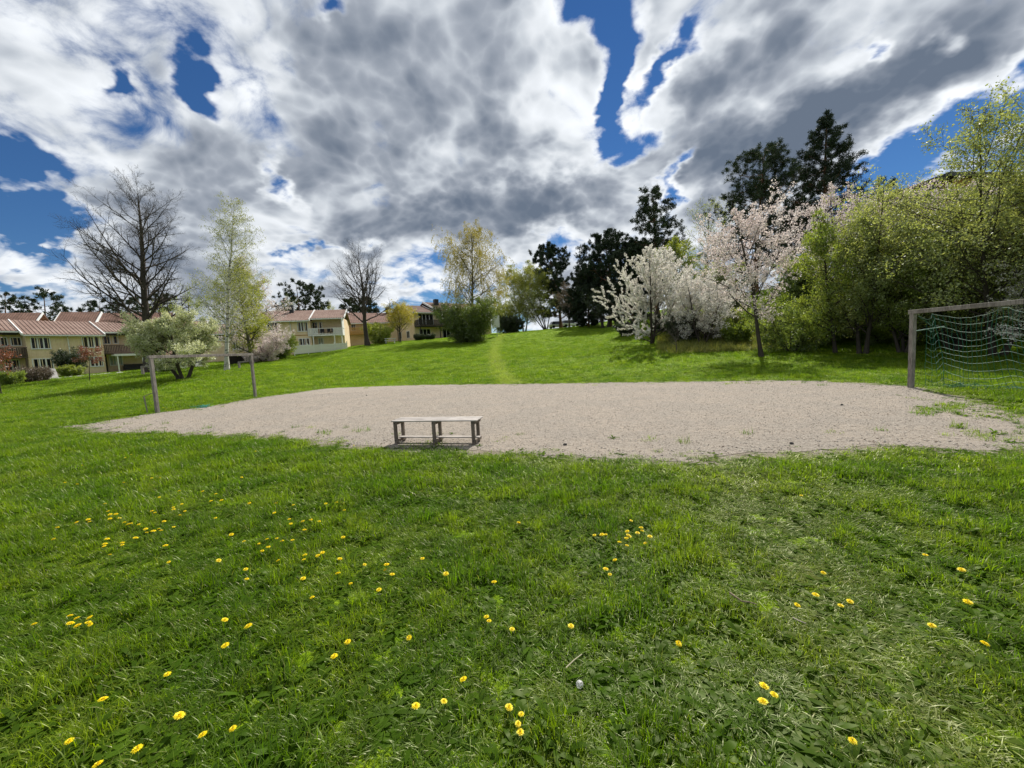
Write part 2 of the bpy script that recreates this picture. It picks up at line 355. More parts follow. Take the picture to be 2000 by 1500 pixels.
def source(name, V, F, mat, tint=None, smooth_=False):
    o = mesh_np(name, V, F, mat, None, smooth_, tint); COL.objects.unlink(o); return o

_a, _b = at_z(1440, 930), at_z(1840, 1500); WA = float((_a[0] - _b[0]) / (_a[1] - _b[1])); WB = float(_a[0] - WA * _a[1])
def blade_mat(name, c1, c2, dry, gl=.03):
    m, t = newmat(name); at = t.nodes.new('ShaderNodeAttribute'); at.attribute_name = 'tint'
    oi = t.nodes.new('ShaderNodeObjectInfo'); p = V_('MULTIPLY', oi.outputs['Location'], (1, 1, 0), tree=t)
    f = smooth(noise(p, 1.1, 5, .65, tree=t), .38, .62, tree=t)
    c = mixc(f, c1, c2, t); c = mixc(smooth(oi.outputs['Random'], 0, 1, 0, .6, tree=t), c, tuple(x * .45 for x in c1), t)
    # dry, trodden places
    sp = t.nodes.new('ShaderNodeSeparateXYZ'); t.links.new(p, sp.inputs[0])
    fx, fy, fz = sp.outputs
    ln = M_('ABSOLUTE', M_('SUBTRACT', fx, M_('MULTIPLY_ADD', fy, WA, WB, tree=t), tree=t), tree=t)      # a line worn across the turf, right of the middle
    tr = M_('MULTIPLY', smooth(ln, .15, .8, 1, 0, tree=t), smooth(fy, 4.5, 6.5, 1, 0, tree=t), tree=t)
    dn = smooth(noise(p, 1.7, 5, .65, tree=t), .52, .72, 0, .7, tree=t)
    pth = M_('ABSOLUTE', M_('SUBTRACT', fx, M_('MULTIPLY', M_('MULTIPLY', M_('SUBTRACT', fy, 19., tree=t), M_('SUBTRACT', fy, 75., tree=t), tree=t), .0022, tree=t), tree=t), tree=t)
    c = mixc(M_('MULTIPLY', smooth(pth, .15, .9, .8, 0, tree=t), smooth(fy, 18, 20, tree=t), tree=t), c, (.37, .42, .13), t)
    amt = M_('ADD', M_('MULTIPLY', tr, .6, tree=t), M_('MULTIPLY', dn, .7, tree=t), tree=t, clamp=True)
    amt = M_('MULTIPLY', amt, smooth(at.outputs['Fac'], .35, .8, .15, 1, tree=t), tree=t)
    c = mixc(M_('MULTIPLY', amt, .9, tree=t), c, dry, t)
    c = mixc(smooth(at.outputs['Fac'], .0, 1., 0, .75, tree=t), mixc(.4, c, (.02, .05, .006), t), c, t)
    c = mixc(smooth(at.outputs['Fac'], .93, .95, 0, .8, tree=t), c, (.24, .235, .09), t)
    d = t.nodes.new('ShaderNodeBsdfDiffuse'); t.links.new(c, d.inputs[0])
    tr_ = t.nodes.new('ShaderNodeBsdfTranslucent'); t.links.new(mixc(1.0, c, (1.45, 1.55, .5), t, 'MULTIPLY'), tr_.inputs[0])
    mx = t.nodes.new('ShaderNodeMixShader'); mx.inputs[0].default_value = .54; t.links.new(d.outputs[0], mx.inputs[1]); t.links.new(tr_.outputs[0], mx.inputs[2])
    g = t.nodes.new('ShaderNodeBsdfGlossy'); g.inputs['Roughness'].default_value = .42; g.inputs[0].default_value = (1, 1, .72, 1)
    m2 = t.nodes.new('ShaderNodeMixShader'); m2.inputs[0].default_value = gl; t.links.new(mx.outputs[0], m2.inputs[1]); t.links.new(g.outputs[0], m2.inputs[2])
    out(t, m2.outputs[0]); return m
m_blade = blade_mat('grass_blades', (.12, .242, .005), (.30, .405, .012), (.30, .31, .08))
m_weed = blade_mat('weed_leaves', (.08, .165, .008), (.12, .21, .015), (.18, .20, .05), .006)

def tuft(seed, n, rad, h, width, lean, segs=3):
    g = np.random.default_rng(seed); V = []; F = []; T = []
    for _ in range(n):
        a = g.uniform(0, 6.283); r = rad * math.sqrt(g.random()); b = np.array([math.cos(a) * r, math.sin(a) * r, -.01])
        L = h * g.uniform(.45, 1.25); az_ = g.uniform(0, 6.283); out_ = np.array([math.cos(az_), math.sin(az_), 0]); le = lean * g.uniform(.2, 1.6)
        sd_ = np.array([-out_[1], out_[0], 0]); ww = width * g.uniform(.6, 1.2); k0 = len(V); tt = g.random()
        for k in range(segs + 1):
            u = k / segs; ang = min(le * u * 1.6, 1.9); q = b + out_ * L * u * math.sin(ang * .75) + np.array([0, 0, 1]) * L * u * math.cos(ang * .75)
            wd = ww * (1 - u ** 1.5) * .5 + .0003
            V += [q - sd_ * wd, q + sd_ * wd]
        for k in range(segs): F.append((k0 + 2 * k, k0 + 2 * k + 1, k0 + 2 * k + 3, k0 + 2 * k + 2)); T.append(tt)
    return source('grass_tuft', np.array(V), np.array(F), m_blade, np.array(T))
def weed(seed, n=9, L=.085, wd=.02):
    g = np.random.default_rng(seed); V = []; F = []; T = []
    for i in range(n):
        az_ = 6.283 * i / n + g.uniform(-.3, .3); o_ = np.array([math.cos(az_), math.sin(az_), 0]); s_ = np.array([-o_[1], o_[0], 0]); l = L * g.uniform(.6, 1.2); k0 = len(V); tt = g.random() * .9; up = g.uniform(.3, .9)
        for u, w_ in ((0, .15), (.35, .8), (.7, 1), (1, .1)):
            q = o_ * l * u + np.array([0, 0, l * (up * u - .55 * u * u) + .004]); V += [q - s_ * wd * w_ * .5, q + s_ * wd * w_ * .5]
        for k in range(3): F.append((k0 + 2 * k, k0 + 2 * k + 1, k0 + 2 * k + 3, k0 + 2 * k + 2)); T.append(tt)
    return source('broad_leaf_weed', np.array(V), np.array(F), m_weed, np.array(T))

def in_reach(x, y):
    return np.abs(x) < 1.55 * y + 2.2
def sow(dens_fn, y0, y1, dmax):
    xm = 1.55 * y1 + 2.2; n = int(dmax * 2 * xm * (y1 - y0)); x = rng.uniform(-xm, xm, n); y = rng.uniform(y0, y1, n)
    k = in_reach(x, y); x, y = x[k], y[k]; k = rng.random(len(x)) < dens_fn(x, y) / dmax; return x[k], y[k]
peL = pe[::3]
def keep_off(x, y, amount=1.0):       # grass thins out over the worn rim and leaves the gravel bare
    ins = inside(x, y, peL); d = edge_dist(x, y, gp)
    lim = (fbm(x * 2.1, y * 2.1, 21, 3) - .25) * .75
    p_ = np.where(ins, .30 * (1 - sstep(d, .0, .32)) * (fbm(x * 3, y * 3, 23, 2) > .5) + .012 * (d < 1.2) + .13 * ((x > 6.5) & (y < 8.2) & (d < 1.3)) * (fbm(x * 2.2, y * 2.2, 29, 3) > .52), sstep(d, lim - .25, lim + .2) * .88 + .12)
    return rng.random(len(x)) < p_
def lay(name, x, y, srcs, weights, smin, smax, label, hfun=None, sink=0.):
    k = keep_off(x, y); x, y = x[k], y[k]; z = ground(x, y) - sink; n = len(x)
    s = rng.uniform(smin, smax, n); hh = (.5 + .55 * sstep(fbm(x * .9, y * .9, 31, 3), .3, .72) + .95 * sstep(fbm(x * 4, y * 4, 37, 3), .45, .72)) if hfun is None else hfun(x, y)
    rim = 1 - .55 * (1 - sstep(edge_dist(x, y, gp), .1, .9)) * 1.0
    worn = 1 - .5 * np.clip(1 - np.abs(x - (WB + WA * y)) / .6, 0, 1) * (y < 6)
    rot = np.c_[rng.normal(0, .1, n), rng.normal(0, .1, n), rng.uniform(0, 6.283, n)]
    idx = rng.choice(len(srcs), n, p=np.array(weights) / np.sum(weights))
    return scatter(name, np.c_[x, y, z], rot, np.c_[s, s, s * hh * rim * worn], idx, srcs, label, 'grass')
QUICK = False
q = .4 if QUICK else 1.
near_src = [tuft(i, 50, .062, h, .0044, l) for i, (h, l) in enumerate([(.065, .7), (.078, 1.0), (.06, 1.3), (.10, .7), (.05, 1.5), (.07, .9)])] + [weed(50), weed(51, 7, .07, .026), weed(52, 12, .055, .018)]
x, y = sow(lambda x, y: 520 * q + 0 * x, .2, 4.2, 520 * q)
lay('lawn_near', x, y, near_src, [3, 3, 3, 2, 3, 2, .8, .6, .9], .7, 1.25, 'long spring grass with weeds in front of the gravel pitch')
mid_src = [tuft(20 + i, 40, .12, h, .0065, l, 2) for i, (h, l) in enumerate([(.085, .8), (.10, 1.1), (.07, 1.3), (.12, .8)])] + [weed(60, 8, .09, .03)]
x, y = sow(lambda x, y: 230 * q + 0 * x, 4.2, 10, 230 * q)
x2, y2 = sow(lambda x, y: 120 * q * (1 - .4 * sstep(y, 12, 20)), 10, 21, 120 * q)
lay('lawn_middle', np.r_[x, x2], np.r_[y, y2], mid_src, [3, 3, 3, 1.5, 1], .75, 1.3, 'green grass growing round the gravel pitch')
far_src = [tuft(40 + i, 34, .30, h, .016, l, 2) for i, (h, l) in enumerate([(.09, .8), (.11, 1.1), (.075, 1.2)])]
x, y = sow(lambda x, y: 26 * q * (1 - .62 * sstep(y, 30, 60)), 21, 72, 26 * q)
lay('lawn_far', x, y, far_src, [3, 3, 2], .8, 1.3, 'mown grass slope rising behind the gravel pitch')
m_straw = leafmat('straw', (.11, .17, .02), (.32, .32, .11), .45, gl=.02)
bk = [tuft(80 + i, 30, .25, .42, .014, .9, 2) for i in range(3)]
for o_ in bk: o_.data.materials[0] = m_straw
n = 2600; px_ = rng.uniform(1290, 1515, n); yy = rng.uniform(26.5, 37, n); xx = (px_ - 1000) / 781 * yy; k = rng.random(n) < sstep(fbm(xx * .5, yy * .5, 61, 3) + (yy - 27) * .03, .42, .6); xx, yy = xx[k], yy[k]; n = len(xx)
s_ = rng.uniform(.7, 1.5, n); scatter('bank_grass', np.c_[xx, yy, ground(xx, yy)], np.c_[rng.normal(0, .15, n), rng.normal(0, .15, n), rng.uniform(0, 6.28, n)], np.c_[s_, s_, s_ * rng.uniform(.6, 1.2, n)], rng.choice(3, n), bk, 'tall dry and green grass on the bank under the cherries', 'grass')


# ================================================================ trees
def norm(a): return a / (np.linalg.norm(a, axis=-1, keepdims=True) + 1e-9)
def lines(start, d, L, K, wig, trop, g):
    """polylines: start, direction (n,3), length (n) -> (n,K,3)"""
    n = len(start); P = np.zeros((n, K, 3)); P[:, 0] = start; d = norm(d); st = (L / (K - 1))[:, None]
    tz = np.zeros((n, 3)); tz[:, 2] = trop
    for k in range(1, K):
        d = norm(d + g.normal(0, wig, (n, 3)) + tz); P[:, k] = P[:, k - 1] + d * st
    return P
def radii(r0, K, tip=.15, pw=1.0):
    u = np.linspace(0, 1, K)[None]; return r0[:, None] * (tip + (1 - tip) * (1 - u) ** pw)
def kids(P, Rr, L, m, t0, t1, ang, asd, lf, rr, g, flat=1.0, tpow=1.0):
    n, K, _ = P.shape; t = (np.arange(m)[None] + g.random((n, m))) / m; t = t0 + (t1 - t0) * t ** tpow
    f = t * (K - 1); i = np.minimum(f.astype(int), K - 2); u = (f - i)[..., None]; ar = np.arange(n)[:, None]
    a, b = P[ar, i], P[ar, i + 1]; S = a + (b - a) * u; T = norm(b - a)
    ref = np.where(np.abs(T[..., 2:3]) > .9, np.array([1., 0, 0]), np.array([0, 0, 1.])); X = norm(np.cross(T, ref)); Y = np.cross(X, T)
    ph = (np.arange(m)[None] * 2.4 + g.uniform(0, 6.28, (n, 1)) + g.normal(0, .5, (n, m)))[..., None]; al = np.clip(g.normal(ang, asd, (n, m)), .12, 1.9)[..., None]
    D = T * np.cos(al) + (X * np.cos(ph) + Y * np.sin(ph)) * np.sin(al); D[..., 2] *= flat; D = norm(D)
    Lc = L[:, None] * lf(t) * g.uniform(.7, 1.2, (n, m)); rc = Rr[ar, i] * (1 - u[..., 0]) + Rr[ar, i + 1] * u[..., 0]; rc = rc * rr
    return S.reshape(-1, 3), D.reshape(-1, 3), Lc.ravel(), rc.ravel()
def tubes(P, Rr, S):
    n, K, _ = P.shape; T = np.gradient(P, axis=1); T = norm(T); ref = np.array([.31, .17, .93]); X = norm(np.cross(T, ref)); Y = np.cross(T, X)
    a = np.arange(S) * 2 * np.pi / S
    V = P[:, :, None] + (X[:, :, None] * np.cos(a)[:, None] + Y[:, :, None] * np.sin(a)[:, None]) * Rr[:, :, None, None]
    base = (np.arange(n) * K * S)[:, None, None] + (np.arange(K - 1) * S)[None, :, None]; k = np.arange(S)[None, None]; k2 = (k + 1) % S
    F = np.stack([base + k, base + k2, base + S + k2, base + S + k], -1)
    return V.reshape(-1, 3), F.reshape(-1, 4)
def ribbons(P, Rr, K2=3):
    """flat tapering strips for twigs thinner than a pixel"""
    n, K, _ = P.shape; s = np.linspace(0, K - 1, K2).round().astype(int); P = P[:, s]; Rr = Rr[:, s]
    T = norm(np.gradient(P, axis=1)); X = norm(np.cross(T, norm(np.random.default_rng(n).normal(0, 1, (n, 1, 3))))) * Rr[..., None] * 1.3
    V = np.stack([P - X, P + X], 2).reshape(-1, 3); b = (np.arange(n) * K2 * 2)[:, None] + (np.arange(K2 - 1) * 2)[None]
    return V, np.stack([b, b + 1, b + 3, b + 2], -1).reshape(-1, 4)
def joined(lst):
    V = []; F = []; o = 0
    for v, f in lst: V.append(v); F.append(f + o); o += len(v)
    return np.concatenate(V), np.concatenate(F)
def leaves(P, per, size, spread, g, aspect=.55, droop=0., t0=.15, updir=.0, tri=False):
    """rhombic leaves strewn along the last twigs"""
    n, K, _ = P.shape; N_ = int(n * per); ln_ = np.linalg.norm(P[:, -1] - P[:, 0], axis=1) ** .8; i = g.choice(n, N_, p=ln_ / ln_.sum()); t = t0 + (1 - t0) * g.random(N_); f = t * (K - 1); k = np.minimum(f.astype(int), K - 2); u = (f - k)[:, None]
    c = P[i, k] * (1 - u) + P[i, k + 1] * u + g.normal(0, spread, (N_, 3))
    a = norm(g.normal(0, 1, (N_, 3)) + np.array([0, 0, -droop])); b = norm(np.cross(a, norm(g.normal(0, 1, (N_, 3)) + np.array([0, 0, updir])))); s = size * g.uniform(.6, 1.3, (N_, 1)) * .5
    a = a * s; b = b * s * aspect
    V = (np.stack([c - a * 1.1, c + b * 1.25 + a * .2, c + a * .9 - b * .9], 1) if tri else np.stack([c - a, c + b, c + a, c - b], 1)).reshape(-1, 3); F = np.arange(len(V)).reshape(-1, 3 if tri else 4)
    cell = vnoise(c[:, 0] * 1.1 + c[:, 2] * .7 + 40, c[:, 1] * 1.1 + c[:, 2] * .9 + 40, 5)
    return V, F, np.clip(cell * .7 + g.random(N_) * .45 - .08, 0, 1)
TRI = [0]; LOG = []
def make_tree(name, base, H, mats, seed, label, cat, lean=(0, 0), group=None, r0=None, stems=1, stem_spread=.0, trunk_wig=.03, clear=.25, n1=26, l1=lambda t: .35, a1=.9, asd=.18, up1=.05, k1=7, wig1=.10,
              n2=8, l2=.45, a2=.75, up2=.03, n3=6, l3=.45, a3=.7, up3=0., n4=0, l4=.5, leaf=None, flat=1.0, top=1.0, rr1=.5, t1pow=1.0, stemlen=None, side2=3, name_crown='crown'):
    g = np.random.default_rng(seed); bark, crownm = mats; root = empty(name, base, 0, label, cat, group)
    r0 = r0 or H * .018
    n = stems; ph = np.arange(n) * 2.4 + g.uniform(0, 6.28); st = np.c_[np.cos(ph), np.sin(ph), np.zeros(n)] * (r0 * 1.1 if n > 1 else 0); st[:, 2] = -.15
    d = np.c_[np.cos(ph) * stem_spread, np.sin(ph) * stem_spread, np.ones(n)] + np.array([lean[0], lean[1], 0]) + g.normal(0, .04 if n > 1 else 0, (n, 3))
    L0 = np.full(n, H) * (g.uniform(.78, 1.0, n) if n > 1 else 1.0)
    P0 = lines(st, d, L0, 12, trunk_wig, .02 if n > 1 else .0, g); R0 = radii(np.full(n, r0 / n ** .35), 12, .06, .85)
    R0[:, 0] *= 1.45
    parts = [tubes(P0, R0, 8 if base[1] < 40 else 6)]
    S, D, L, r = kids(P0, R0, L0, n1, clear, top, a1, asd, lambda t: l1((t - clear) / (1 - clear)), rr1, g, flat, t1pow)
    P1 = lines(S, D, L, k1, wig1, up1, g); R1 = radii(np.clip(r, .012, None), k1, .12); parts.append(tubes(P1, R1, 4 if base[1] < 40 else 3))
    V, F = joined(parts); mesh_np('trunk', V, F, bark, root, True); TRI[0] += 2 * len(F)
    S, D, L, r = kids(P1, R1, L, n2, .18, 1., a2, .22, lambda t: l2 * (1.1 - .6 * t), .55, g)
    P2 = lines(S, D, L, 5, .14, up2, g); R2 = radii(np.clip(r, .007, None), 5, .2); fine = [tubes(P2[:, ::2], R2[:, ::2], 3) if base[1] < 27 and stems < 8 else ribbons(P2, R2, 3)]; last = P2
    if n3:
        S, D, L, r = kids(P2, R2, L, n3, .15, 1., a3, .25, lambda t: l3 * (1.15 - .6 * t), .6, g)
        P3 = lines(S, D, L, 4, .16, up3, g); R3 = radii(np.clip(r, .0045, None), 4, .3); last = P3
        if not (leaf and (base[1] > 55 or 'pine' in name)): fine.append(ribbons(P3, R3, 2 if leaf else 3))
    if n4:
        S, D, L, r = kids(P3, R3, L, n4, .2, 1., .7, .25, lambda t: l4 * (1.1 - .4 * t), .7, g)
        P4 = lines(S, D, L, 3, .12, up3, g); R4 = radii(np.clip(r, .0035, None), 3, .4); fine.append(ribbons(P4, R4, 2)); last = P4
    V, F = joined(fine); mesh_np('branches', V, F, bark, root)['kind'] = 'stuff'; TRI[0] += 2 * len(F)
    if leaf:
        far_ = base[1] > 27; V, F, T = leaves(last, g=g, tri=far_, **leaf); o = mesh_np(name_crown, V, F, crownm, root, tint=T); o['kind'] = 'stuff'; TRI[0] += (F.shape[1] - 2) * len(F); LOG.append(((F.shape[1] - 2) * len(F), label))
    return root

bark_dark = plain('bark_dark', (.062, .052, .044), .4, 2.5, .9, .1, (1, 1, .25), .6, .03)
bark_grey = plain('bark_grey', (.115, .10, .085), .4, 2.5, .9, .1, (1, 1, .25), .6, .03)
bark_pine = plain('bark_pine', (.13, .072, .045), .45, 2., .9, .1, (1, 1, .3), .6, .03)
m, t = newmat('bark_birch'); v = V_('MULTIPLY', objco(t), (1, 1, 5), tree=t); f = smooth(noise(v, 1.4, 5, .65, tree=t), .52, .6, tree=t)
out(t, princ(t, mixc(f, (.52, .50, .46), (.04, .035, .03), t), .8, .15)); bark_birch = m
L_ = {  # crown colours
 'birch': leafmat('leaf_birch', (.18, .22, .03), (.33, .35, .06), .45),
 'willow': leafmat('leaf_weeping_birch', (.20, .18, .03), (.34, .30, .06), .45),
 'lime_green': leafmat('leaf_fresh', (.17, .22, .012), (.34, .37, .03), .5),
 'shrub': leafmat('leaf_shrub', (.085, .15, .026), (.26, .34, .095), .5, .45, gl=.04),
 'shrub2': leafmat('leaf_shrub_bright', (.115, .19, .022), (.31, .39, .08), .52, .45, gl=.035),
 'olive': leafmat('leaf_olive', (.12, .175, .045), (.37, .42, .18), .5, .45, gl=.04),
 'bushy': leafmat('leaf_round_bush', (.05, .09, .012), (.15, .21, .028), .42, .4, gl=.06),
 'dark': leafmat('leaf_dark', (.018, .034, .010), (.05, .075, .02), .25, .4),
 'pine': leafmat('needles_pine', (.012, .026, .010), (.036, .058, .020), .12, .5, gl=.03),
 'pine2': leafmat('needles_spruce', (.010, .022, .012), (.026, .044, .018), .1, .5, gl=.03),
 'white': leafmat('blossom_white', (.66, .63, .57), (.88, .86, .82), .4, tcol=(1.0, .97, .9)),
 'pink': leafmat('blossom_pink', (.66, .57, .54), (.88, .82, .80), .4, tcol=(1.0, .93, .9)),
 'applegreen': leafmat('blossom_apple', (.24, .28, .10), (.74, .74, .54), .45, tcol=(1.1, 1.1, .8)),
 'yellow': leafmat('leaf_yellow', (.24, .24, .02), (.42, .37, .04), .5),
 'red': leafmat('leaf_red', (.13, .05, .03), (.30, .12, .06), .4, tcol=(1.4, .9, .7)),
 'brown': leafmat('leaf_brown', (.09, .065, .045), (.20, .15, .10), .3, tcol=(1.1, 1, .8)),
 'bright': leafmat('leaf_bright', (.15, .21, .02), (.30, .36, .04), .5),
}
dome = lambda w: (lambda t: w * np.sqrt(np.clip(1 - (t * 1.02 - .30) ** 2 * 1.9, .05, 1)))
cone = lambda w: (lambda t: w * np.clip(1.08 - t, .08, 1))
egg = lambda w: (lambda t: w * np.clip(np.sin(np.pi * np.clip(t * .85 + .22, 0, 1)), .12, 1))

def T(px, Y, py_top, kind, label, seed, name='tree', cat='tree', **kw):
    b = site(px, Y); H = rise(px, py_top, Y, b.z)
    return make_tree(name, b, max(H, .5), kind, seed, label, cat, **kw), H

# --- left of the lawn
T(292, 40, 372, (bark_dark, None), 'tall leafless tree with a broad crown of bare dark branches behind the apple tree', 1, 'bare_tree', r0=.42, clear=.20, n1=44, l1=lambda t: .42 * np.clip(1.03 - t, .02, 1) ** .36, a1=.92, up1=.06, wig1=.08, k1=9, n2=14, l2=.36, a2=.7, up2=.05, n3=9, l3=.45, up3=.03, n4=4, l4=.5, rr1=.42, t1pow=.9)
T(443, 34, 388, (bark_birch, L_['birch']), 'slender white-trunked birch with thin spring leaves left of centre', 2, 'birch_tree', r0=.17, trunk_wig=.035, clear=.16, n1=56, l1=lambda t: .30 * np.clip(1.06 - t, .05, 1) ** .45, a1=.72, up1=.03, n2=9, l2=.45, n3=7, l3=.7, up3=-.38, leaf=dict(per=4.5, size=.09, spread=.07), rr1=.35)
T(492, 42, 505, (bark_grey, L_['lime_green']), 'yellow-green leafing tree right behind the white-trunked birch', 3, 'leafing_tree', r0=.2, clear=.10, n1=40, l1=egg(.34), a1=.95, n2=9, n3=5, leaf=dict(per=11, size=.13, spread=.14))
T(512, 49, 498, (bark_dark, L_['pink']), 'tall pink blossoming cherry tree behind the yellow-green tree', 4, 'cherry_tree', r0=.22, clear=.05, n1=44, l1=cone(.42), a1=.95, n2=9, n3=5, leaf=dict(per=7, size=.13, spread=.07))
T(359, 29, 590, (bark_dark, L_['applegreen']), 'wide apple tree with pale blossom and forked dark trunk behind the small goal', 5, 'apple_tree', r0=.19, stems=3, stem_spread=.42, clear=.22, n1=24, l1=egg(.47), a1=.95, up1=.03, n2=9, l2=.5, n3=6, leaf=dict(per=14, size=.11, spread=.08), asd=.3)
T(175, 33, 682, (bark_dark, L_['red']), 'thin sapling with sparse reddish leaves in front of the yellow row house', 6, 'sapling', cat='small tree', r0=.035, clear=.62, n1=16, l1=lambda t: .35 + 0 * t, a1=1.25, up1=0., n2=6, n3=4, leaf=dict(per=4, size=.10, spread=.06))
T(3, 27, 668, (bark_dark, L_['red']), 'red-leaved sapling at the left edge of the lawn', 7, 'sapling', cat='small tree', r0=.04, clear=.5, n1=16, l1=lambda t: .38 + 0 * t, a1=1.2, n2=6, n3=4, leaf=dict(per=5, size=.11, spread=.08))
T(718, 58, 498, (bark_dark, None), 'leafless tree with thin upswept branches in the middle distance beside the gable house', 8, 'bare_tree', r0=.36, clear=.24, n1=34, l1=lambda t: .60 * np.clip(1.03 - t, .02, 1) ** .40, a1=.78, up1=.03, k1=8, n2=11, l2=.42, a2=.6, n3=7, l3=.45, n4=3, rr1=.45)
T(925, 62, 446, (bark_grey, L_['willow']), 'weeping birch with hanging yellow-brown twigs behind the big round bush', 9, 'weeping_birch', r0=.26, clear=.26, n1=36, l1=dome(.40), a1=.80, up1=.02, k1=8, n2=12, l2=.5, a2=1.0, up2=-.30, n3=7, l3=1.0, a3=.7, up3=-.95, leaf=dict(per=12, size=.17, spread=.07, droop=2.0, aspect=.42))
T(915, 55, 586, (bark_dark, L_['bushy']), 'big dense round green bush standing alone on the lawn slope', 10, 'round_bush', 'bush', r0=.12, stems=15, stem_spread=.78, clear=.02, n1=22, l1=lambda t: .34 + 0 * t, a1=.9, n2=7, n3=3, leaf=dict(per=9, size=.17, spread=.15))
T(1025, 80, 500, (bark_birch, L_['birch']), 'pale green birch group right of the weeping birch', 11, 'birch_tree', r0=.2, stems=3, stem_spread=.22, clear=.10, n1=34, l1=egg(.42), a1=.85, n2=8, n3=5, l3=.7, up3=-.4, leaf=dict(per=10, size=.2, spread=.16))
T(1066, 78, 548, (bark_dark, L_['olive']), 'many-stemmed leaning tree with thin leaves beside the dark hedge', 12, 'leaning_tree', stems=5, stem_spread=.55, lean=(-.25, 0), r0=.2, clear=.35, n1=14, l1=cone(.4), n2=8, n3=4, leaf=dict(per=2, size=.14, spread=.12))
def bush(px, Y, py_top, mat, label, seed, wide=.6, name='bush', per=5, size=.10, stems=11, cat='bush', n1=16, n3=4, bark=bark_dark, side=.33, **kw):
    return T(px, Y, py_top, (bark, mat), label, seed, name, cat, r0=.06, stems=stems, stem_spread=wide, clear=.03, n1=n1, l1=lambda t: side + 0 * t, a1=.9, n2=6, n3=n3, leaf=dict(per=per, size=size, spread=.07), **kw)
bush(548, 50, 652, L_['shrub2'], 'yellow-green shrub beside the white fence of the second house', 13, .62, size=.13, per=6)
bush(742, 61, 628, L_['bright'], 'bright green shrub under the bare tree', 14, .8, size=.13)
T(782, 62, 603, (bark_dark, L_['yellow']), 'small round tree with yellow spring leaves in front of the gable house', 15, 'round_tree', r0=.14, clear=.30, n1=40, l1=dome(.60), a1=.95, n2=8, n3=5, leaf=dict(per=8, size=.13, spread=.10))
bush(820, 66, 651, L_['dark'], 'left one of two low round clipped shrubs', 16, .9, size=.1, per=9, group='clipped shrubs by the gable house')
bush(840, 67, 650, L_['dark'], 'right one of two low round clipped shrubs', 17, 1.1, size=.1, per=9, group='clipped shrubs by the gable house')
bush(1000, 74, 618, L_['dark'], 'dark evergreen hedge right of the white notice board', 18, .75, name='hedge', cat='hedge', stems=18, size=.16, per=9)
bush(60, 36, 712, L_['brown'], 'brown thorny twiggy shrub on the left garden edge', 19, .75, size=.07, per=3)
bush(80, 37, 716, L_['brown'], 'brown shrub with bare twigs nearest the white slab', 20, .7, size=.07, per=2.5)
bush(22, 34, 722, L_['shrub2'], 'low green shrub at the far left garden edge', 21, .8, size=.08)
bush(139, 44, 712, L_['bright'], 'round bright green clipped bush in front of the row house', 22, .9, size=.09, per=9)
bush(143, 46, 686, L_['dark'], 'dark climbing shrub against the wall between two windows', 23, .35, size=.10, per=8)
bush(330, 38, 708, L_['shrub'], 'low shrub beside the white garden shed', 24, .9, size=.09)
bush(515, 46, 640, L_['pink'], 'low pink blossoming shrub right of the birch', 25, .75, size=.12, per=7)

bush(984, 82, 585, L_['olive'], 'pale shrub between the notice board and the dark hedge', 26, .5, size=.2, per=6)
# --- conifers
def pine(px, Y, py_top, label, seed, clear=.35, w=.22, n1=30, size=.27, shape=dome, mat='pine', per=15, name='pine_tree', **kw):
    d_ = dict(r0=None, a1=1.25, asd=.2, up1=.06, k1=6, n2=8, l2=.42, a2=.85, up2=.03, n3=4, l3=.42, side2=3, flat=.45); d_.update(kw)
    return T(px, Y, py_top, (bark_pine, L_[mat]), label, seed, name, 'tree', clear=clear, n1=n1, l1=shape(w), leaf=dict(per=per * 1.8, size=size * 1.25, spread=.10, aspect=.17, t0=.2), **d_)
pine(1284, 50, 338, 'tall thin pine with separate tufts of needles behind the white cherry', 30, .40, .20, n1=34, per=14, trunk_wig=.05)
pine(1476, 47, 280, 'broad dark pine left of the tallest conifer', 31, .16, .31, n1=60, per=17)
pine(1600, 46, 232, 'tallest dark conifer on the bank with its pointed top', 32, .16, .36, n1=74, per=15, shape=cone, mat='pine2', a1=1.25)
pine(1096, 82, 472, 'dark pine behind the leaning tree at the top of the lawn', 33, .10, .30, n1=44, size=.5, mat='pine2')
pine(1150, 66, 520, 'dark bushy evergreen at the start of the wooded edge', 34, .04, .42, n1=56, size=.40, mat='pine2')
pine(1192, 62, 455, 'dark evergreen right behind the white cherry crown', 35, .06, .38, n1=60, size=.40, mat='pine2')
pine(1235, 55, 470, 'dark evergreen under the thin tall pine', 36, .06, .32, n1=50, size=.40, mat='pine2')
T(1112, 68, 548, (bark_grey, L_['brown']), 'brownish twiggy tree between the dark evergreens', 37, 'twiggy_tree', r0=.15, clear=.12, n1=30, l1=egg(.36), n2=8, n3=5, leaf=dict(per=4, size=.15, spread=.15))
T(1183, 58, 558, (bark_dark, L_['dark']), 'dark green tree with a leaning double trunk at the wood edge', 38, 'broadleaf_tree', r0=.3, stems=2, stem_spread=.2, clear=.28, n1=24, l1=egg(.5), n2=8, n3=4, leaf=dict(per=6, size=.16, spread=.12))
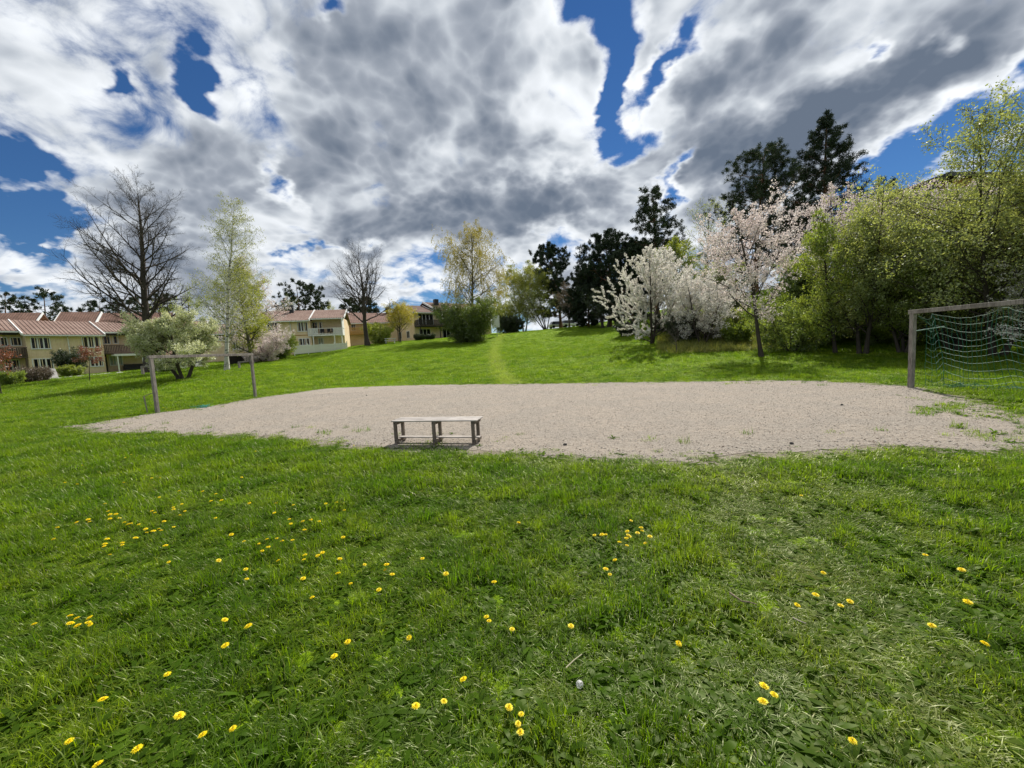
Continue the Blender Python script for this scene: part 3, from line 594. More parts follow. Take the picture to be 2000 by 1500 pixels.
for k, (px, Y, top, lab) in enumerate([(18, 92, 568, 'dark pine behind the roofs at the left picture edge'), (90, 95, 563, 'widest dark pine behind the roof gap'), (152, 104, 592, 'smallest pine seen above the row house ridge'), (193, 100, 584, 'small pointed pine above the row house roof'),
        (262, 98, 580, 'dark pine behind the trunk of the tall bare tree'), (322, 98, 571, 'dark pine between the bare tree and the birch'), (592, 98, 549, 'bushy dark pine rising behind the second house chimney'), (624, 100, 556, 'slimmer dark pine behind the second house roof'),
        (684, 100, 583, 'dark low pine left of the middle bare tree'), (722, 92, 580, 'dark pine directly behind the middle bare tree')]):
    pine(px, Y, top, lab, 60 + k, .1, .34, n1=26, size=.7, per=6, n2=6, n3=4)
T(375, 90, 566, (bark_dark, L_['olive']), 'green tree behind the row house roof left of the birch', 75, 'broadleaf_tree', r0=.3, clear=.15, n1=26, l1=egg(.4), n2=7, n3=4, leaf=dict(per=7, size=.25, spread=.2))
T(568, 96, 572, (bark_birch, L_['birch']), 'pale birch left of the pines behind the second house', 76, 'birch_tree', r0=.2, clear=.2, n1=24, l1=egg(.3), n2=7, n3=4, leaf=dict(per=4, size=.2, spread=.2))
T(648, 98, 590, (bark_birch, L_['birch']), 'pale birch right of the pines behind the second house', 77, 'birch_tree', r0=.2, clear=.2, n1=24, l1=egg(.3), n2=7, n3=4, leaf=dict(per=4, size=.2, spread=.2))

# --- blossom and leaf on the right bank
T(1272, 34, 452, (bark_dark, L_['white']), 'white cherry tree with upswept branches sleeved in blossom', 40, 'cherry_tree', r0=.15, stems=2, stem_spread=.35, clear=.03, n1=42, l1=cone(.76), a1=1.25, up1=.12, wig1=.05, k1=9, rr1=.35, n2=7, l2=.30, a2=.75, up2=.12, n3=0, leaf=dict(per=62, size=.12, spread=.045, aspect=.8, t0=.0))
T(1330, 43, 462, (bark_dark, L_['bright']), 'fresh green tree right behind the white cherry', 41, 'leafing_tree', r0=.2, clear=.1, n1=36, l1=egg(.42), n2=8, n3=5, leaf=dict(per=11, size=.15, spread=.13))
T(1385, 47, 400, (bark_dark, L_['olive']), 'feathery pale tree with thin leaves left of the broad pine', 42, 'leafing_tree', r0=.16, clear=.25, n1=28, l1=dome(.33), n2=8, n3=6, leaf=dict(per=2.5, size=.13, spread=.1))
T(1488, 23.5, 398, (bark_dark, L_['pink']), 'pale pink cherry tree with one dark slanting trunk at the lawn edge', 43, 'cherry_tree', lean=(-.085, 0), r0=.12, clear=.26, n1=34, l1=egg(.44), a1=1.1, up1=.05, n2=10, l2=.45, n3=4, leaf=dict(per=11, size=.09, spread=.06, aspect=.8))
T(1372, 31, 520, (bark_dark, L_['white']), 'low white blossoming tree between the two cherries', 44, 'cherry_tree', r0=.12, stems=4, stem_spread=.4, clear=.1, n1=24, l1=egg(.5), n2=8, n3=4, leaf=dict(per=9, size=.09, spread=.06, aspect=.8))
T(1650, 31, 340, (bark_dark, L_['pink']), 'pink cherry tree rising behind the green saplings', 45, 'cherry_tree', r0=.2, stems=2, stem_spread=.25, clear=.25, n1=34, l1=egg(.45), a1=1., n2=9, n3=4, leaf=dict(per=9, size=.10, spread=.07, aspect=.8))
T(1800, 29, 345, (bark_dark, L_['pink']), 'pink cherry tree in front of the hillside house', 46, 'cherry_tree', r0=.18, stems=3, stem_spread=.35, clear=.25, n1=30, l1=egg(.45), a1=1., n2=9, n3=4, leaf=dict(per=8, size=.10, spread=.07, aspect=.8))
T(1632, 23, 405, (bark_dark, L_['shrub2']), 'green sapling tree with a slanting trunk, left of the forked one', 47, 'leafing_tree', lean=(-.10, 0), r0=.10, clear=.10, n1=44, l1=egg(.36), a1=1.0, n2=9, n3=5, leaf=dict(per=8.5, size=.10, spread=.09))
T(1686, 22, 350, (bark_dark, L_['olive']), 'taller green tree with a forked dark trunk beside the right goal', 48, 'leafing_tree', stems=2, stem_spread=.12, lean=(-.04, 0), r0=.13, clear=.12, n1=40, l1=egg(.34), a1=1.0, n2=9, n3=5, leaf=dict(per=7.5, size=.10, spread=.09))
T(1765, 21, 405, (bark_dark, L_['shrub2']), 'dense green tree right behind the goal post', 49, 'leafing_tree', stems=3, stem_spread=.25, r0=.12, clear=.08, n1=34, l1=egg(.40), n2=9, n3=5, leaf=dict(per=7, size=.10, spread=.09))
T(1945, 18, 215, (bark_dark, L_['olive']), 'largest green tree towering over the right goal with several dark stems', 50, 'leafing_tree', stems=4, stem_spread=.34, r0=.17, clear=.16, n1=46, l1=egg(.50), a1=1.0, n2=9, n3=6, leaf=dict(per=8.5, size=.095, spread=.12))
T(1862, 20, 318, (bark_dark, L_['olive']), 'green thicket tree between the goal post and the largest tree', 51, 'leafing_tree', stems=5, stem_spread=.35, r0=.13, clear=.06, n1=32, l1=egg(.40), n2=9, n3=5, leaf=dict(per=8, size=.09, spread=.10))
T(2080, 16, 500, (bark_dark, L_['white']), 'white blossoming branch tree reaching in at the right picture edge', 52, 'cherry_tree', stems=3, stem_spread=.5, r0=.10, clear=.2, n1=18, l1=egg(.6), n2=8, n3=4, leaf=dict(per=9, size=.07, spread=.05, aspect=.8))
T(2110, 19, 330, (bark_dark, L_['shrub']), 'dark green tree partly outside the right picture edge', 53, 'leafing_tree', stems=4, stem_spread=.4, r0=.15, clear=.08, n1=26, l1=egg(.42), n2=8, n3=5, leaf=dict(per=6, size=.11, spread=.09))
for k, (px, Y, top, mt, lab) in enumerate([(1545, 23, 560, 'shrub', 'leafy undergrowth shrub just right of the slanting cherry trunk'), (1600, 24, 590, 'shrub', 'dark undergrowth shrub below the left green sapling'), (1668, 24, 600, 'shrub', 'undergrowth shrub behind the forked trunk'),
        (1725, 22, 590, 'shrub', 'shrub left of the right goal post'), (1780, 21, 600, 'shrub2', 'bright shrub behind the right goal post'), (1845, 20, 590, 'shrub', 'dark shrub seen through the goal net corner'), (1915, 19, 600, 'shrub', 'dark shrub behind the middle of the goal net'), (1985, 18.5, 590, 'shrub', 'dark shrub behind the goal net at the picture edge'),
        (2060, 18, 580, 'shrub', 'dark shrub behind the goal outside the picture edge'), (1340, 33, 610, 'dark', 'dark shrub on the bank between the cherries'), (1405, 33, 600, 'olive', 'olive shrub on the dry bank'), (1440, 30, 625, 'shrub2', 'low bright shrub on the bank left of the slanting cherry trunk'), (1225, 40, 625, 'dark', 'dark low shrub under the left side of the white cherry'), (1300, 38, 610, 'dark', 'dark low shrub under the right side of the white cherry')]):
    bush(px, Y + (2.0 if Y < 26 else 0), top, L_[mt], lab, 90 + k, .85, stems=13, size=.11 if Y < 28 else .15, per=4.5, n1=12)
T(1562, 33, 470, (bark_dark, L_['shrub']), 'green tree filling the gap behind the pale pink cherry', 120, 'leafing_tree', stems=3, stem_spread=.3, r0=.12, clear=.05, n1=26, l1=egg(.45), n2=8, n3=4, leaf=dict(per=9, size=.15, spread=.12))
T(1425, 38, 500, (bark_dark, L_['olive']), 'pale green tree on the bank between the two cherries', 121, 'leafing_tree', stems=3, stem_spread=.3, r0=.12, clear=.05, n1=24, l1=egg(.45), n2=8, n3=4, leaf=dict(per=8, size=.16, spread=.13))
bush(1520, 30, 600, L_['shrub'], 'green shrub right behind the slanting cherry trunk', 122, .85, size=.15)
T(1322, 27, 640, (bark_grey, None), 'tiny leafless sapling standing alone before the white cherry', 110, 'sapling', cat='small tree', r0=.035, clear=.4, n1=16, l1=lambda t: .55 + 0 * t, a1=1.1, up1=.1, n2=6, n3=4)

# ================================================================ houses
m_yellow, t = newmat('yellow_boards'); v = objco(t); n1 = noise(v, .6, 5, .6, tree=t); n2 = noise(V_('MULTIPLY', v, (6, 6, .6), tree=t), 3, 4, .6, tree=t)
out(t, princ(t, mixc(smooth(M_('MULTIPLY_ADD', n2, .4, M_('MULTIPLY', n1, .6, tree=t), tree=t), .35, .65, tree=t), (.66, .50, .31), (.78, .64, .45), t), .75, .2, n2, .2, .01))
m_ochre = plain('ochre_boards', (.40, .235, .075), .25, 1.5, .75)
m_redtile, t = newmat('red_roof_tiles'); v = objco(t); n1 = noise(v, .45, 6, .65, tree=t); n2 = noise(v, 3.5, 5, .7, tree=t)
c = mixc(smooth(n1, .35, .65, tree=t), (.215, .14, .115), (.29, .205, .17), t); c = mixc(smooth(n2, .42, .66, 0, .75, tree=t), c, (.15, .10, .075), t)
out(t, princ(t, c, .85, .2, n2, .4, .02)); 
m_tile2 = plain('weathered_roof_tiles', (.21, .125, .095), .35, 1.2, .85)
m_white = plain('white_painted_wood', (.70, .70, .68), .08, 2, .55, .3)
m_brown = plain('brown_stained_wood', (.085, .06, .045), .35, 3, .75, .2, (1, 1, .3))
m_darkw = plain('dark_stained_wood', (.035, .03, .028), .3, 3, .75)
m_black = plain('black_metal', (.02, .02, .022), .2, 4, .5, .4)
m_conc = plain('concrete_foundation', (.22, .21, .19), .2, 2, .9)
m_glass, t = newmat('window_glass'); pg = t.nodes.new('ShaderNodeBsdfPrincipled'); pg.inputs['Base Color'].default_value = (.012, .014, .016, 1); pg.inputs['Roughness'].default_value = .06; pg.inputs['Specular IOR Level'].default_value = .5; out(t, pg.outputs[0])
m_curt = plain('pale_curtain', (.30, .34, .33), .2, 3, .8)

class Facade:
    """a wall line seen in the photograph: local x runs along it, local y into the house"""
    def __init__(s, pxa, Ya, pxb, Yb):
        s.a = site(pxa, Ya); b = site(pxb, Yb); s.rz = math.atan2(b.y - s.a.y, b.x - s.a.x)
        s.d = np.array([math.cos(s.rz), math.sin(s.rz)]); s.n = np.array([-math.sin(s.rz), math.cos(s.rz)])
    def hit(s, px, py, off=0.):
        r = ray(px, py); o = np.array([s.a.x, s.a.y]) + s.n * off      # EYE + r t on the line o + d u
        A = np.array([[r[0], -s.d[0]], [r[1], -s.d[1]]]); tt, u = np.linalg.solve(A, o - EYE[:2]); return u, EYE[2] + r[2] * tt - s.a.z
def prism(name, mat, parent, pts, kind=None, label=None):     # pts: 8 corners
    return MB().hexa(pts).build(name, mat, parent, kind, label)
def window(root, x0, x1, z0, z1, y, panes=3, frame=m_white, glass=m_glass, sill=True):
    mb = MB(); f = .09; d0, d1 = y - .06, y + .05
    mb.box(x0 - f, x1 + f, d0, d1, z1, z1 + f).box(x0 - f, x1 + f, d0, d1, z0 - f, z0).box(x0 - f, x0, d0, d1, z0, z1).box(x1, x1 + f, d0, d1, z0, z1)
    w_ = (x1 - x0) / panes
    for k in range(1, panes): mb.box(x0 + k * w_ - .055, x0 + k * w_ + .055, d0 + .012, d1, z0, z1)
    if sill: mb.box(x0 - f - .03, x1 + f + .03, d0 - .06, d0 - .003, z0 - f - .03, z0 - f + .03)
    wd = mb.build('window', frame, root)
    for k in range(panes):
        a = x0 + k * w_ + (.058 if k else .003); b = x0 + (k + 1) * w_ - (.058 if k < panes - 1 else .003)
        MB().box(a, b, y - .012, y + .02, z0 + .003, z1 - .003).build('pane', glass, wd)
    return wd
def wall(root, x0, x1, y0, y1, z0, z1, mat=m_yellow, battens=True, name='wall'):
    MB().box(x0, x1, y0, y1, z0, z1).build(name, mat, root)
    if battens:
        mb = MB(); n = int((x1 - x0) / .32)
        for k in range(n + 1): xx = x0 + (x1 - x0) * k / max(n, 1); mb.box(xx - .03, xx + .03, y0 - .03, y0 - .002, z0 + .02, z1 - .02)
        mb.build('battens', mat, root, 'stuff')
def roof(root, x0, x1, ye, ze, yr, zr, yb, zb, mat=m_redtile, ribs=True, gutter=True, verge=True):
    """gabled roof: eave line at (ye, ze), ridge (yr, zr), back eave (yb, zb)"""
    th = .14
    def slab(ya, za, y2, z2): return [(x0, ya, za - th), (x1, ya, za - th), (x1, y2, z2 - th), (x0, y2, z2 - th), (x0, ya, za), (x1, ya, za), (x1, y2, z2), (x0, y2, z2)]
    o = MB().hexa(slab(ye, ze, yr, zr)).hexa(slab(yr + .002, zr, yb, zb)).build('roof', mat, root)
    if ribs:
        mb = MB(); n = int((x1 - x0) / .34)
        for k in range(n + 1):
            xx = x0 + .06 + (x1 - x0 - .12) * k / n; mb.bar((xx, ye - .02, ze + .02), (xx, yr, zr + .02), .15, .055)
        mb.build('tile_ridges', mat, o, 'stuff')
    if gutter: MB().bar((x0, ye - .10, ze - .12), (x1, ye - .10, ze - .12), .14, .16).build('gutter', m_white, o)
    if verge:
        for xx in (x0 - .05, x1 + .05): MB().bar((xx, ye - .05, ze - .02), (xx, yr, zr - .02), .10, .30, up=(0, 0, 1)).build('verge_board', m_white, o)
    return o
def balcony(root, x0, x1, y0, y1, z, h=1.0, mat=m_brown, posts=(), sides=True, slat=.16, post_mat=None, solid=None, name='balcony'):
    b = MB().box(x0, x1, y0, y1, z - .22, z).build(name, mat if post_mat is None else post_mat, root)
    r = MB().box(x0, x1, y0 - .04, y0 + .04, z + h - .08, z + h).box(x0, x1, y0 - .03, y0 + .03, z + .08, z + .15)
    if sides: 
        for xx in (x0, x1): r.box(xx - .04, xx + .04, y0 + .042, y1, z + h - .082, z + h - .003)
    r.build('rail', mat, b)
    s_ = MB(); xs = np.arange(x0 + .05, x1 - .02, slat)
    for k, xx in enumerate(xs):
        if solid is None or any(a <= xx <= c for a, c in solid): s_.box(xx, xx + slat * .72, y0 - .062, y0 - .042, z + .02, z + h - .09)
    if sides:
        for xx in (x0, x1):
            for yy in np.arange(y0 + .1, y1, slat): s_.box(xx - .062, xx - .042, yy, yy + slat * .72, z + .02, z + h - .09)
    s_.build('railing_slats', mat, b, 'stuff')
    for px_ in posts: MB().box(px_ - .07, px_ + .07, y0 + .02, y0 + .16, -.6, z - .22).build('post', post_mat or mat, root)
    return b
def downpipe(root, x, y, z0, z1): MB().tube([(x, y - .05, z1), (x + .12, y - .12, z1 - .25), (x + .12, y - .12, z0)], .06).build('downpipe', m_white, root)

# ---- the near row house
Fh = Facade(63, 46.5, 208, 52); H1 = empty('row_house', Fh.a, Fh.rz, 'pale yellow row house with ribbed red tile roof and dark balconies at the left edge', 'house')
xa, xb = Fh.hit(56, 700)[0], Fh.hit(204, 700)[0]
ZE = 5.0
wall(H1, xa, xb, 0, 8.5, -.8, ZE); MB().box(xa + .01, xb - .01, -.035, -.003, 2.42, 2.56).build('trim_board', m_yellow, H1)
wall(H1, xa - 11, xa - .002, 1.7, 8.4, -.8, ZE + .35); wall(H1, xb + .002, xb + 12, 1.7, 8.4, -.8, ZE + .35)
MB().box(xa - 11, xb + 12, .05, 8.3, -1.4, -.81).build('foundation', m_conc, H1)
for (a, b, c, d, n_) in [(60, 98, 660, 680, 3), (64, 104, 702, 719.5, 3), (160, 195, 658.5, 677.5, 3), (176, 201, 698, 714, 3)]:
    u0, z1_ = Fh.hit(a, c); u1, z0_ = Fh.hit(b, d); z0_, z1_ = min(z0_, z1_), max(z0_, z1_); window(H1, u0, u1, z0_, z1_, 0, n_)
for (a, b, c, d, n_, gl) in [(-22, -6, 660, 675, 1, m_glass), (1, 14, 660, 675, 1, m_glass), (21, 41, 660, 674, 1, m_glass), (10, 38, 704, 722, 2, m_glass), (200.5, 214.5, 657, 671, 1, m_glass), (220, 230, 657, 670, 1, m_glass), (214, 239, 696, 712, 2, m_curt)]:
    u0, z1_ = Fh.hit(a, c, 1.7); u1, z0_ = Fh.hit(b, d, 1.7); window(H1, u0, u1, max(z0_, .2), z1_, 1.7, n_, glass=gl, sill=False)
MB().box(xa - 11, xa - 3, 1.62, 1.69, 2.75, ZE + .2).build('white_wall_panel', m_white, H1)
roof(H1, xa - .25, xb + .15, -.55, ZE + .0, 4.3, ZE + 2.0, 9.2, ZE - .1)
roof(H1, xa - 11.4, xa - .38, .55, ZE + .46, 4.3, ZE + 2.0, 9.2, ZE - .1, verge=False); roof(H1, xb + .30, xb + 12.4, .55, ZE + .46, 4.3, ZE + 2.0, 9.2, ZE - .1, verge=False)
MB().box(xa - 11, xa - .4, .62, 1.68, ZE + .05, ZE + .30).build('eave_soffit', m_darkw, H1); MB().box(xb + .4, xb + 12, .62, 1.68, ZE + .05, ZE + .30).build('eave_soffit', m_darkw, H1)
balcony(H1, xa - 11, xa - .06, -.15, 1.68, 2.55, 1.0, m_brown, posts=(xa - .2, xa - 3.8)); balcony(H1, xb + .06, xb + 8, .0, 1.68, 2.75, .95, m_brown)
MB().box(xb + .7, xb + 7.5, -1.0, -.02, 2.28, 2.42).box(xb + .7, xb + 7.5, -1.06, -1.002, 2.22, 2.48).build('patio_roof', m_white, H1)
for u_ in (xb + 1.0, xb + 3.9, xb + 6.8): MB().box(u_ - .06, u_ + .06, -.98, -.86, -.2, 2.27).build('patio_post', m_white, H1)
MB().box(xb + .02, xb + .5, 1.0, 1.69, 0, 2.5).build('dark_partition', m_darkw, H1)
downpipe(H1, Fh.hit(128, 655)[0], -.02, -.1, ZE - .1)

# ---- roofs behind it
Fb = Facade(50, 63, 250, 68); H1b = empty('row_house', Fb.a, Fb.rz, 'second row house of which only weathered roofs show behind the first ridge', 'house')
wall(H1b, -22, 22, 0, 8, -1, 6.2, battens=False); ub = [Fb.hit(p_, 615, 4)[0] for p_ in (-60, 84, 120, 199, 300)]
roof(H1b, ub[0], ub[1], -.5, 6.4, 4, Fb.hit(60, 611, 4)[1], 9, 6.2, m_tile2); roof(H1b, ub[2], ub[3], -.5, 6.4, 4, Fb.hit(160, 609.5, 4)[1], 9, 6.2, m_tile2); roof(H1b, ub[3] + .2, ub[4] + 3, -.5, 6.1, 4, Fb.hit(160, 612, 4)[1], 9, 6.0, m_tile2)

# ---- continuation of the row, half hidden by the apple tree and the birch
Fc = Facade(330, 60, 512, 66); H1c = empty('row_house', Fc.a, Fc.rz, 'yellow row house mostly hidden behind the birch and the apple tree', 'house')
ue = Fc.hit(520, 660)[0]; wall(H1c, -2, ue, 0, 8, -1, 5.0)
roof(H1c, -2.3, ue * .38, -.5, 5.1, 4, 7.0, 9, 5.0, m_tile2); roof(H1c, ue * .38 + .2, ue + .3, -.5, 4.7, 4, 6.5, 9, 4.6, m_redtile)
for a, b, c, d in [(455, 470, 668, 682), (486, 500, 640, 655), (300, 320, 650, 665), (420, 440, 650, 664)]:
    u0, z1_ = Fc.hit(a, c); u1, z0_ = Fc.hit(b, d); window(H1c, u0, u1, z0_, z1_, 0, 3)

# ---- second house with the white balcony
F2 = Facade(518, 62, 677, 65); H2 = empty('balcony_house', F2.a, F2.rz, 'pale yellow house with a white balcony and black chimney, centre left', 'house')
x1 = F2.hit(607, 650)[0]; x2 = F2.hit(669, 650)[0]; x0 = F2.hit(500, 650)[0]; E2 = F2.hit(560, 627.5)[1]
zb0 = F2.hit(640, 681)[1] - .4
wall(H2, x0, x1, 0, 8.5, zb0 - 1, E2); wall(H2, x1 + .002, x2, 1.8, 8.5, zb0 - 1, E2 + .45); MB().box(x0 + .02, x1 - .02, -.035, -.003, F2.hit(560, 656)[1] - .07, F2.hit(560, 656)[1] + .07).build('trim_board', m_ochre, H2)
for (a, b, c, d, n_) in [(522.5, 543.5, 631, 647.5, 3), (581, 601, 630, 646, 3), (584, 605, 662, 673, 3)]:
    u0, z1_ = F2.hit(a, c); u1, z0_ = F2.hit(b, d); window(H2, u0, u1, z0_, z1_, 0, n_)
for (a, b, c, d, n_, gl) in [(610.5, 620.5, 630, 650.5, 1, m_glass), (624, 630, 630, 650, 1, m_glass), (622, 632, 661, 671.5, 1, m_curt)]:
    u0, z1_ = F2.hit(a, c, 1.8); u1, z0_ = F2.hit(b, d, 1.8); window(H2, u0, u1, z0_, z1_, 1.8, n_, glass=gl, sill=False)
R2 = F2.hit(600, 606.5, 4.4)[1]
roof(H2, x0 - .3, x1 - .06, -.5, E2 + .05, 4.4, R2, 9.2, E2); r2b = roof(H2, x1 + .12, x2 + .35, .2, E2 + .05 + .7 * (R2 - E2) / 4.9, 4.4, R2, 9.2, E2)
u_ = F2.hit(569, 600, 3.6)[0]; ch = MB().box(u_ - .28, u_ + .28, 3.3, 3.9, R2 - .9, F2.hit(569, 596.5, 3.6)[1]).build('chimney', m_black, H2); MB().box(u_ - .34, u_ + .34, 3.24, 3.96, R2 - .95, R2 - .3).build('chimney_flashing', m_black, ch)
zf = F2.hit(640, 653)[1]; b2 = balcony(H2, x1 - .35, x2 + .1, -.35, 1.78, zf, 1.0, m_white, posts=(x1 + .35, x2 - 1.2, x2 - .1), slat=.13, solid=[(x1 - .4, x1 + 1.1), (x2 - 1.4, x2 + .2)])
downpipe(H2, F2.hit(566, 640)[0], -.02, zb0, E2 - .1)
MB().box(x2 - .02, x2 + .1, -.3, 1.79, zf + .0, E2 + .3).build('white_corner_post', m_white, H2)
# white board fence in front: boards one by one
Ff = Facade(576, 58.5, 678, 62.5); FN = empty('white_fence', Ff.a, Ff.rz, 'white vertical board fence in front of the balcony house', 'fence')
lf_ = Ff.hit(678, 675)[0]; nb_ = 92; bm = None
for k in range(nb_):
    xx = lf_ * k / nb_; yy_, top = 0, Ff.hit(576 + 102 * k / nb_, 675.5 - 6.2 * k / nb_)[1]; gb = Ff.hit(576 + 102 * k / nb_, 690 - 9.5 * k / nb_)[1]
    if bm is None: bm = MB().box(0, lf_ / nb_ - .012, 0, .025, 0, 1).mesh('board', m_white)
    o = link(bpy.data.objects.new('board', bm), FN); o.location = (xx, rng.uniform(0, .006), gb - .15); o.scale.z = max(top - gb + .15, .4)
for k in range(5):
    xx = lf_ * k / 4; top = Ff.hit(576 + 102 * k / 4, 674 - 6.2 * k / 4)[1]; MB().box(xx - .05, xx + .05, .03, .13, top - 1.9, top + .12).build('fence_post', m_white, FN)

# ---- house behind, between the balcony house and the bare tree
F4 = Facade(672, 76, 775, 80); H4 = empty('far_house', F4.a, F4.rz, 'ochre house with grey weathered roof behind the bare tree', 'house')
xe = F4.hit(775, 640)[0]; e4 = F4.hit(700, 631)[1]; z4 = F4.hit(700, 611, 4)[1]
wall(H4, 0, xe, 0, 8, -2, e4, m_yellow); roof(H4, -.3, xe * .42, -.6, e4, 4, z4, 9, e4, m_tile2); roof(H4, xe * .42 + .2, xe + .3, -.6, e4, 4, z4 - .1, 9, e4, m_tile2)
for a, b, c, d in [(686, 694, 634, 645), (728, 738, 634, 646)]:
    u0, z1_ = F4.hit(a, c); u1, z0_ = F4.hit(b, d); window(H4, u0, u1, z0_, z1_, 0, 2)
balcony(H4, .3, xe * .42, -1.6, -.01, F4.hit(700, 652)[1], 1.1, m_ochre, posts=(.5, xe * .4))
u_ = F4.hit(755.5, 605, 4)[0]; MB().box(u_ - .25, u_ + .25, 3.6, 4.1, z4 - .8, F4.hit(755, 600, 4)[1]).build('chimney', m_black, H4)

# ---- gable house
c3 = site(811, 75); H3 = empty('gable_house', c3, R_(40), 'yellow gable house with dark balcony and tall black chimney beside the big round bush', 'house')
F3 = Facade(811, 75, 812, 75); F3.rz = R_(40); F3.d = np.array([math.cos(F3.rz), math.sin(F3.rz)]); F3.n = np.array([-F3.d[1], F3.d[0]])
e3 = F3.hit(811, 609.5)[1]; pk = e3 + 1.75
MB().box(0, 4.2, 0, 9, -1.5, e3).build('wall', m_yellow, H3); MB().box(4.202, 18, 0, 9, -1.5, e3 + .3).build('wall', m_yellow, H3)
MB().poly([(.0, 0, e3 + .002), (.0, 9, e3 + .002), (.0, 4.5, pk - .05)]).poly([(.2, 0, e3 + .002), (.2, 4.5, pk - .05), (.2, 9, e3 + .002)]).build('gable', m_yellow, H3)
mb = MB()
for k in range(27): mb.box(-.03, -.002, .15 + k * .33, .21 + k * .33, -1, e3)
mb.build('battens', m_yellow, H3, 'stuff')
roof(H3, -.6, 4.3, -.6, e3 - .05, 4.5, pk, 9.6, e3 - .05, m_redtile); roof(H3, 4.5, 18.4, -1.0, e3 + .25, 4.5, pk + .75, 10, e3 + .2, m_tile2)
window(H3, 1.0, 4.0, F3.hit(820, 634)[1], F3.hit(820, 613.5)[1], 0, 4, sill=False); window(H3, 5.6, 6.5, F3.hit(845, 632)[1], F3.hit(845, 614)[1], 0, 1, sill=False); window(H3, 9.8, 11.8, F3.hit(870, 625)[1], F3.hit(870, 615)[1], 0, 3)
window(H3, 1.0, 3.2, .3, 2.0, 0, 3, sill=False); window(H3, 6.0, 7.6, .3, 2.0, 0, 2, sill=False)
balcony(H3, .1, 9.2, -1.9, -.01, F3.hit(830, 637)[1], 1.05, m_darkw, posts=(.3, 4.4, 9.0), slat=.22)
for yy in (2.0, 5.5):
    wd = MB().box(-.06, -.003, yy, yy + 1.3, .5, 1.9).build('window', m_white, H3)
    for k in range(2): MB().box(-.075, -.062, yy + .1 + k * .58, yy + .58 + k * .58, .6, 1.8).build('pane', m_glass, wd)
u_ = F3.hit(851, 600, 3)[0]; ch = MB().box(u_ - .4, u_ + .4, 2.4, 3.2, e3, F3.hit(851, 585, 3)[1]).build('chimney', m_black, H3)

# ---- house on the bank behind the trees
pA, pB = at_y(1705, 402, 42), at_y(1862, 345, 35.4); hd = Vector((pA[0] - pB[0], pA[1] - pB[1], 0)); hb = Vector((pB[0], pB[1], gz(pB[0], pB[1]) - 1)); HB = empty('hillside_house', hb, math.atan2(hd.y, hd.x), 'brown wooden house high on the bank glimpsed through the blossom', 'house')
zt = 14.2 - hb.z; HLn = hd.length
MB().box(0, HLn, -9, 0, -3, zt).build('wall', plain('rust_brown_boards', (.30, .13, .05), .35, 1.5, .8), HB)
mb = MB()
for k in range(int(HLn / .33)): mb.box(.1 + k * .33, .17 + k * .33, .002, .04, -2, zt)
mb.build('battens', m_brown, HB, 'stuff')
MB().box(-.4, HLn + .6, -9.6, .9, zt + .002, zt + .35).build('roof', m_black, HB)
for k in range(2):
    for zz in (1.2, 4.0, 6.8):
        if zz + 1.4 < zt:
            wd = MB().box(1.2 + k * 3.2, 3.0 + k * 3.2, .042, .1, zz, zz + 1.4).build('window', m_white, HB)
            for j in range(2): MB().box(1.3 + k * 3.2 + j * .85, 2.05 + k * 3.2 + j * .85, .102, .112, zz + .1, zz + 1.3).build('pane', m_glass, wd)

# ---- white garden shed behind the apple tree
Fs = Facade(320, 43, 396, 47); S1 = empty('garden_shed', Fs.a, Fs.rz, 'low white garden shed behind the apple tree trunk', 'shed'); ws = Fs.hit(396, 715)[0]
MB().box(0, ws, 0, 3, -.3, 1.6).build('wall', m_white, S1); MB().hexa([(-.2, -.2, 1.61), (ws + .2, -.2, 1.61), (ws + .2, 3.2, 1.61), (-.2, 3.2, 1.61), (-.2, 1.4, 2.9), (ws + .2, 1.4, 2.9), (ws + .2, 1.6, 2.9), (-.2, 1.6, 2.9)]).build('roof', m_tile2, S1)
MB().box(ws * .6, ws * .6 + .8, -.03, -.002, 0, 1.5).build('door', m_brown, S1)
# ---- dark fence behind the small goal
Fd = Facade(446, 44, 518, 49); FD = empty('dark_fence', Fd.a, Fd.rz, 'dark brown board fence behind the right post of the small goal', 'fence'); ld = Fd.hit(518, 700)[0]; bm = MB().box(0, .19, 0, .03, -.3, 1.15).mesh('board', m_darkw)
for k in range(int(ld / .2)):
    o = link(bpy.data.objects.new('board', bm), FD); o.location = (k * .2, rng.uniform(0, .01), gz(*(np.array([Fd.a.x, Fd.a.y]) + Fd.d * k * .2)) - Fd.a.z)
for k in range(4):
    xx = ld * k / 3; MB().box(xx - .05, xx + .05, .05, .15, -.6, 1.25).build('fence_post', m_darkw, FD)

# ================================================================ small things round the houses
def thing_mb(name, loc, rz, label, cat, parts, group=None):
    r_ = empty(name, loc, rz, label, cat, group)
    for nm, mb_, mt in parts: mb_.build(nm, mt, r_)
    return r_
def chair_parts(m):
    p_ = [('seat', MB().box(-.24, .24, -.24, .24, .42, .46), m), ('backrest', MB().box(-.24, .24, .2, .25, .47, .95), m)]
    return p_ + [('leg', MB().box(a - .02, a + .02, b - .02, b + .02, 0, .42), m) for a in (-.2, .2) for b in (-.2, .2)]
for k, (px, lb) in enumerate([(630, 'dark chair leftmost on the white balcony'), (643, 'dark chair in the middle of the white balcony'), (652, 'dark chair rightmost on the white balcony')]):
    u_, _z = F2.hit(px, 650, .6); p_ = F2.a + Vector((*(F2.d * u_ + F2.n * .6), zf + .003)); thing_mb('balcony_chair', p_, F2.rz + .3 * k, lb, 'chair', chair_parts(m_black), 'chairs on the white balcony')
u_ = xb + 3.2; p_ = Fh.a + Vector((*(Fh.d * u_ + Fh.n * .6), 0)); p_.z = gz(p_.x, p_.y)
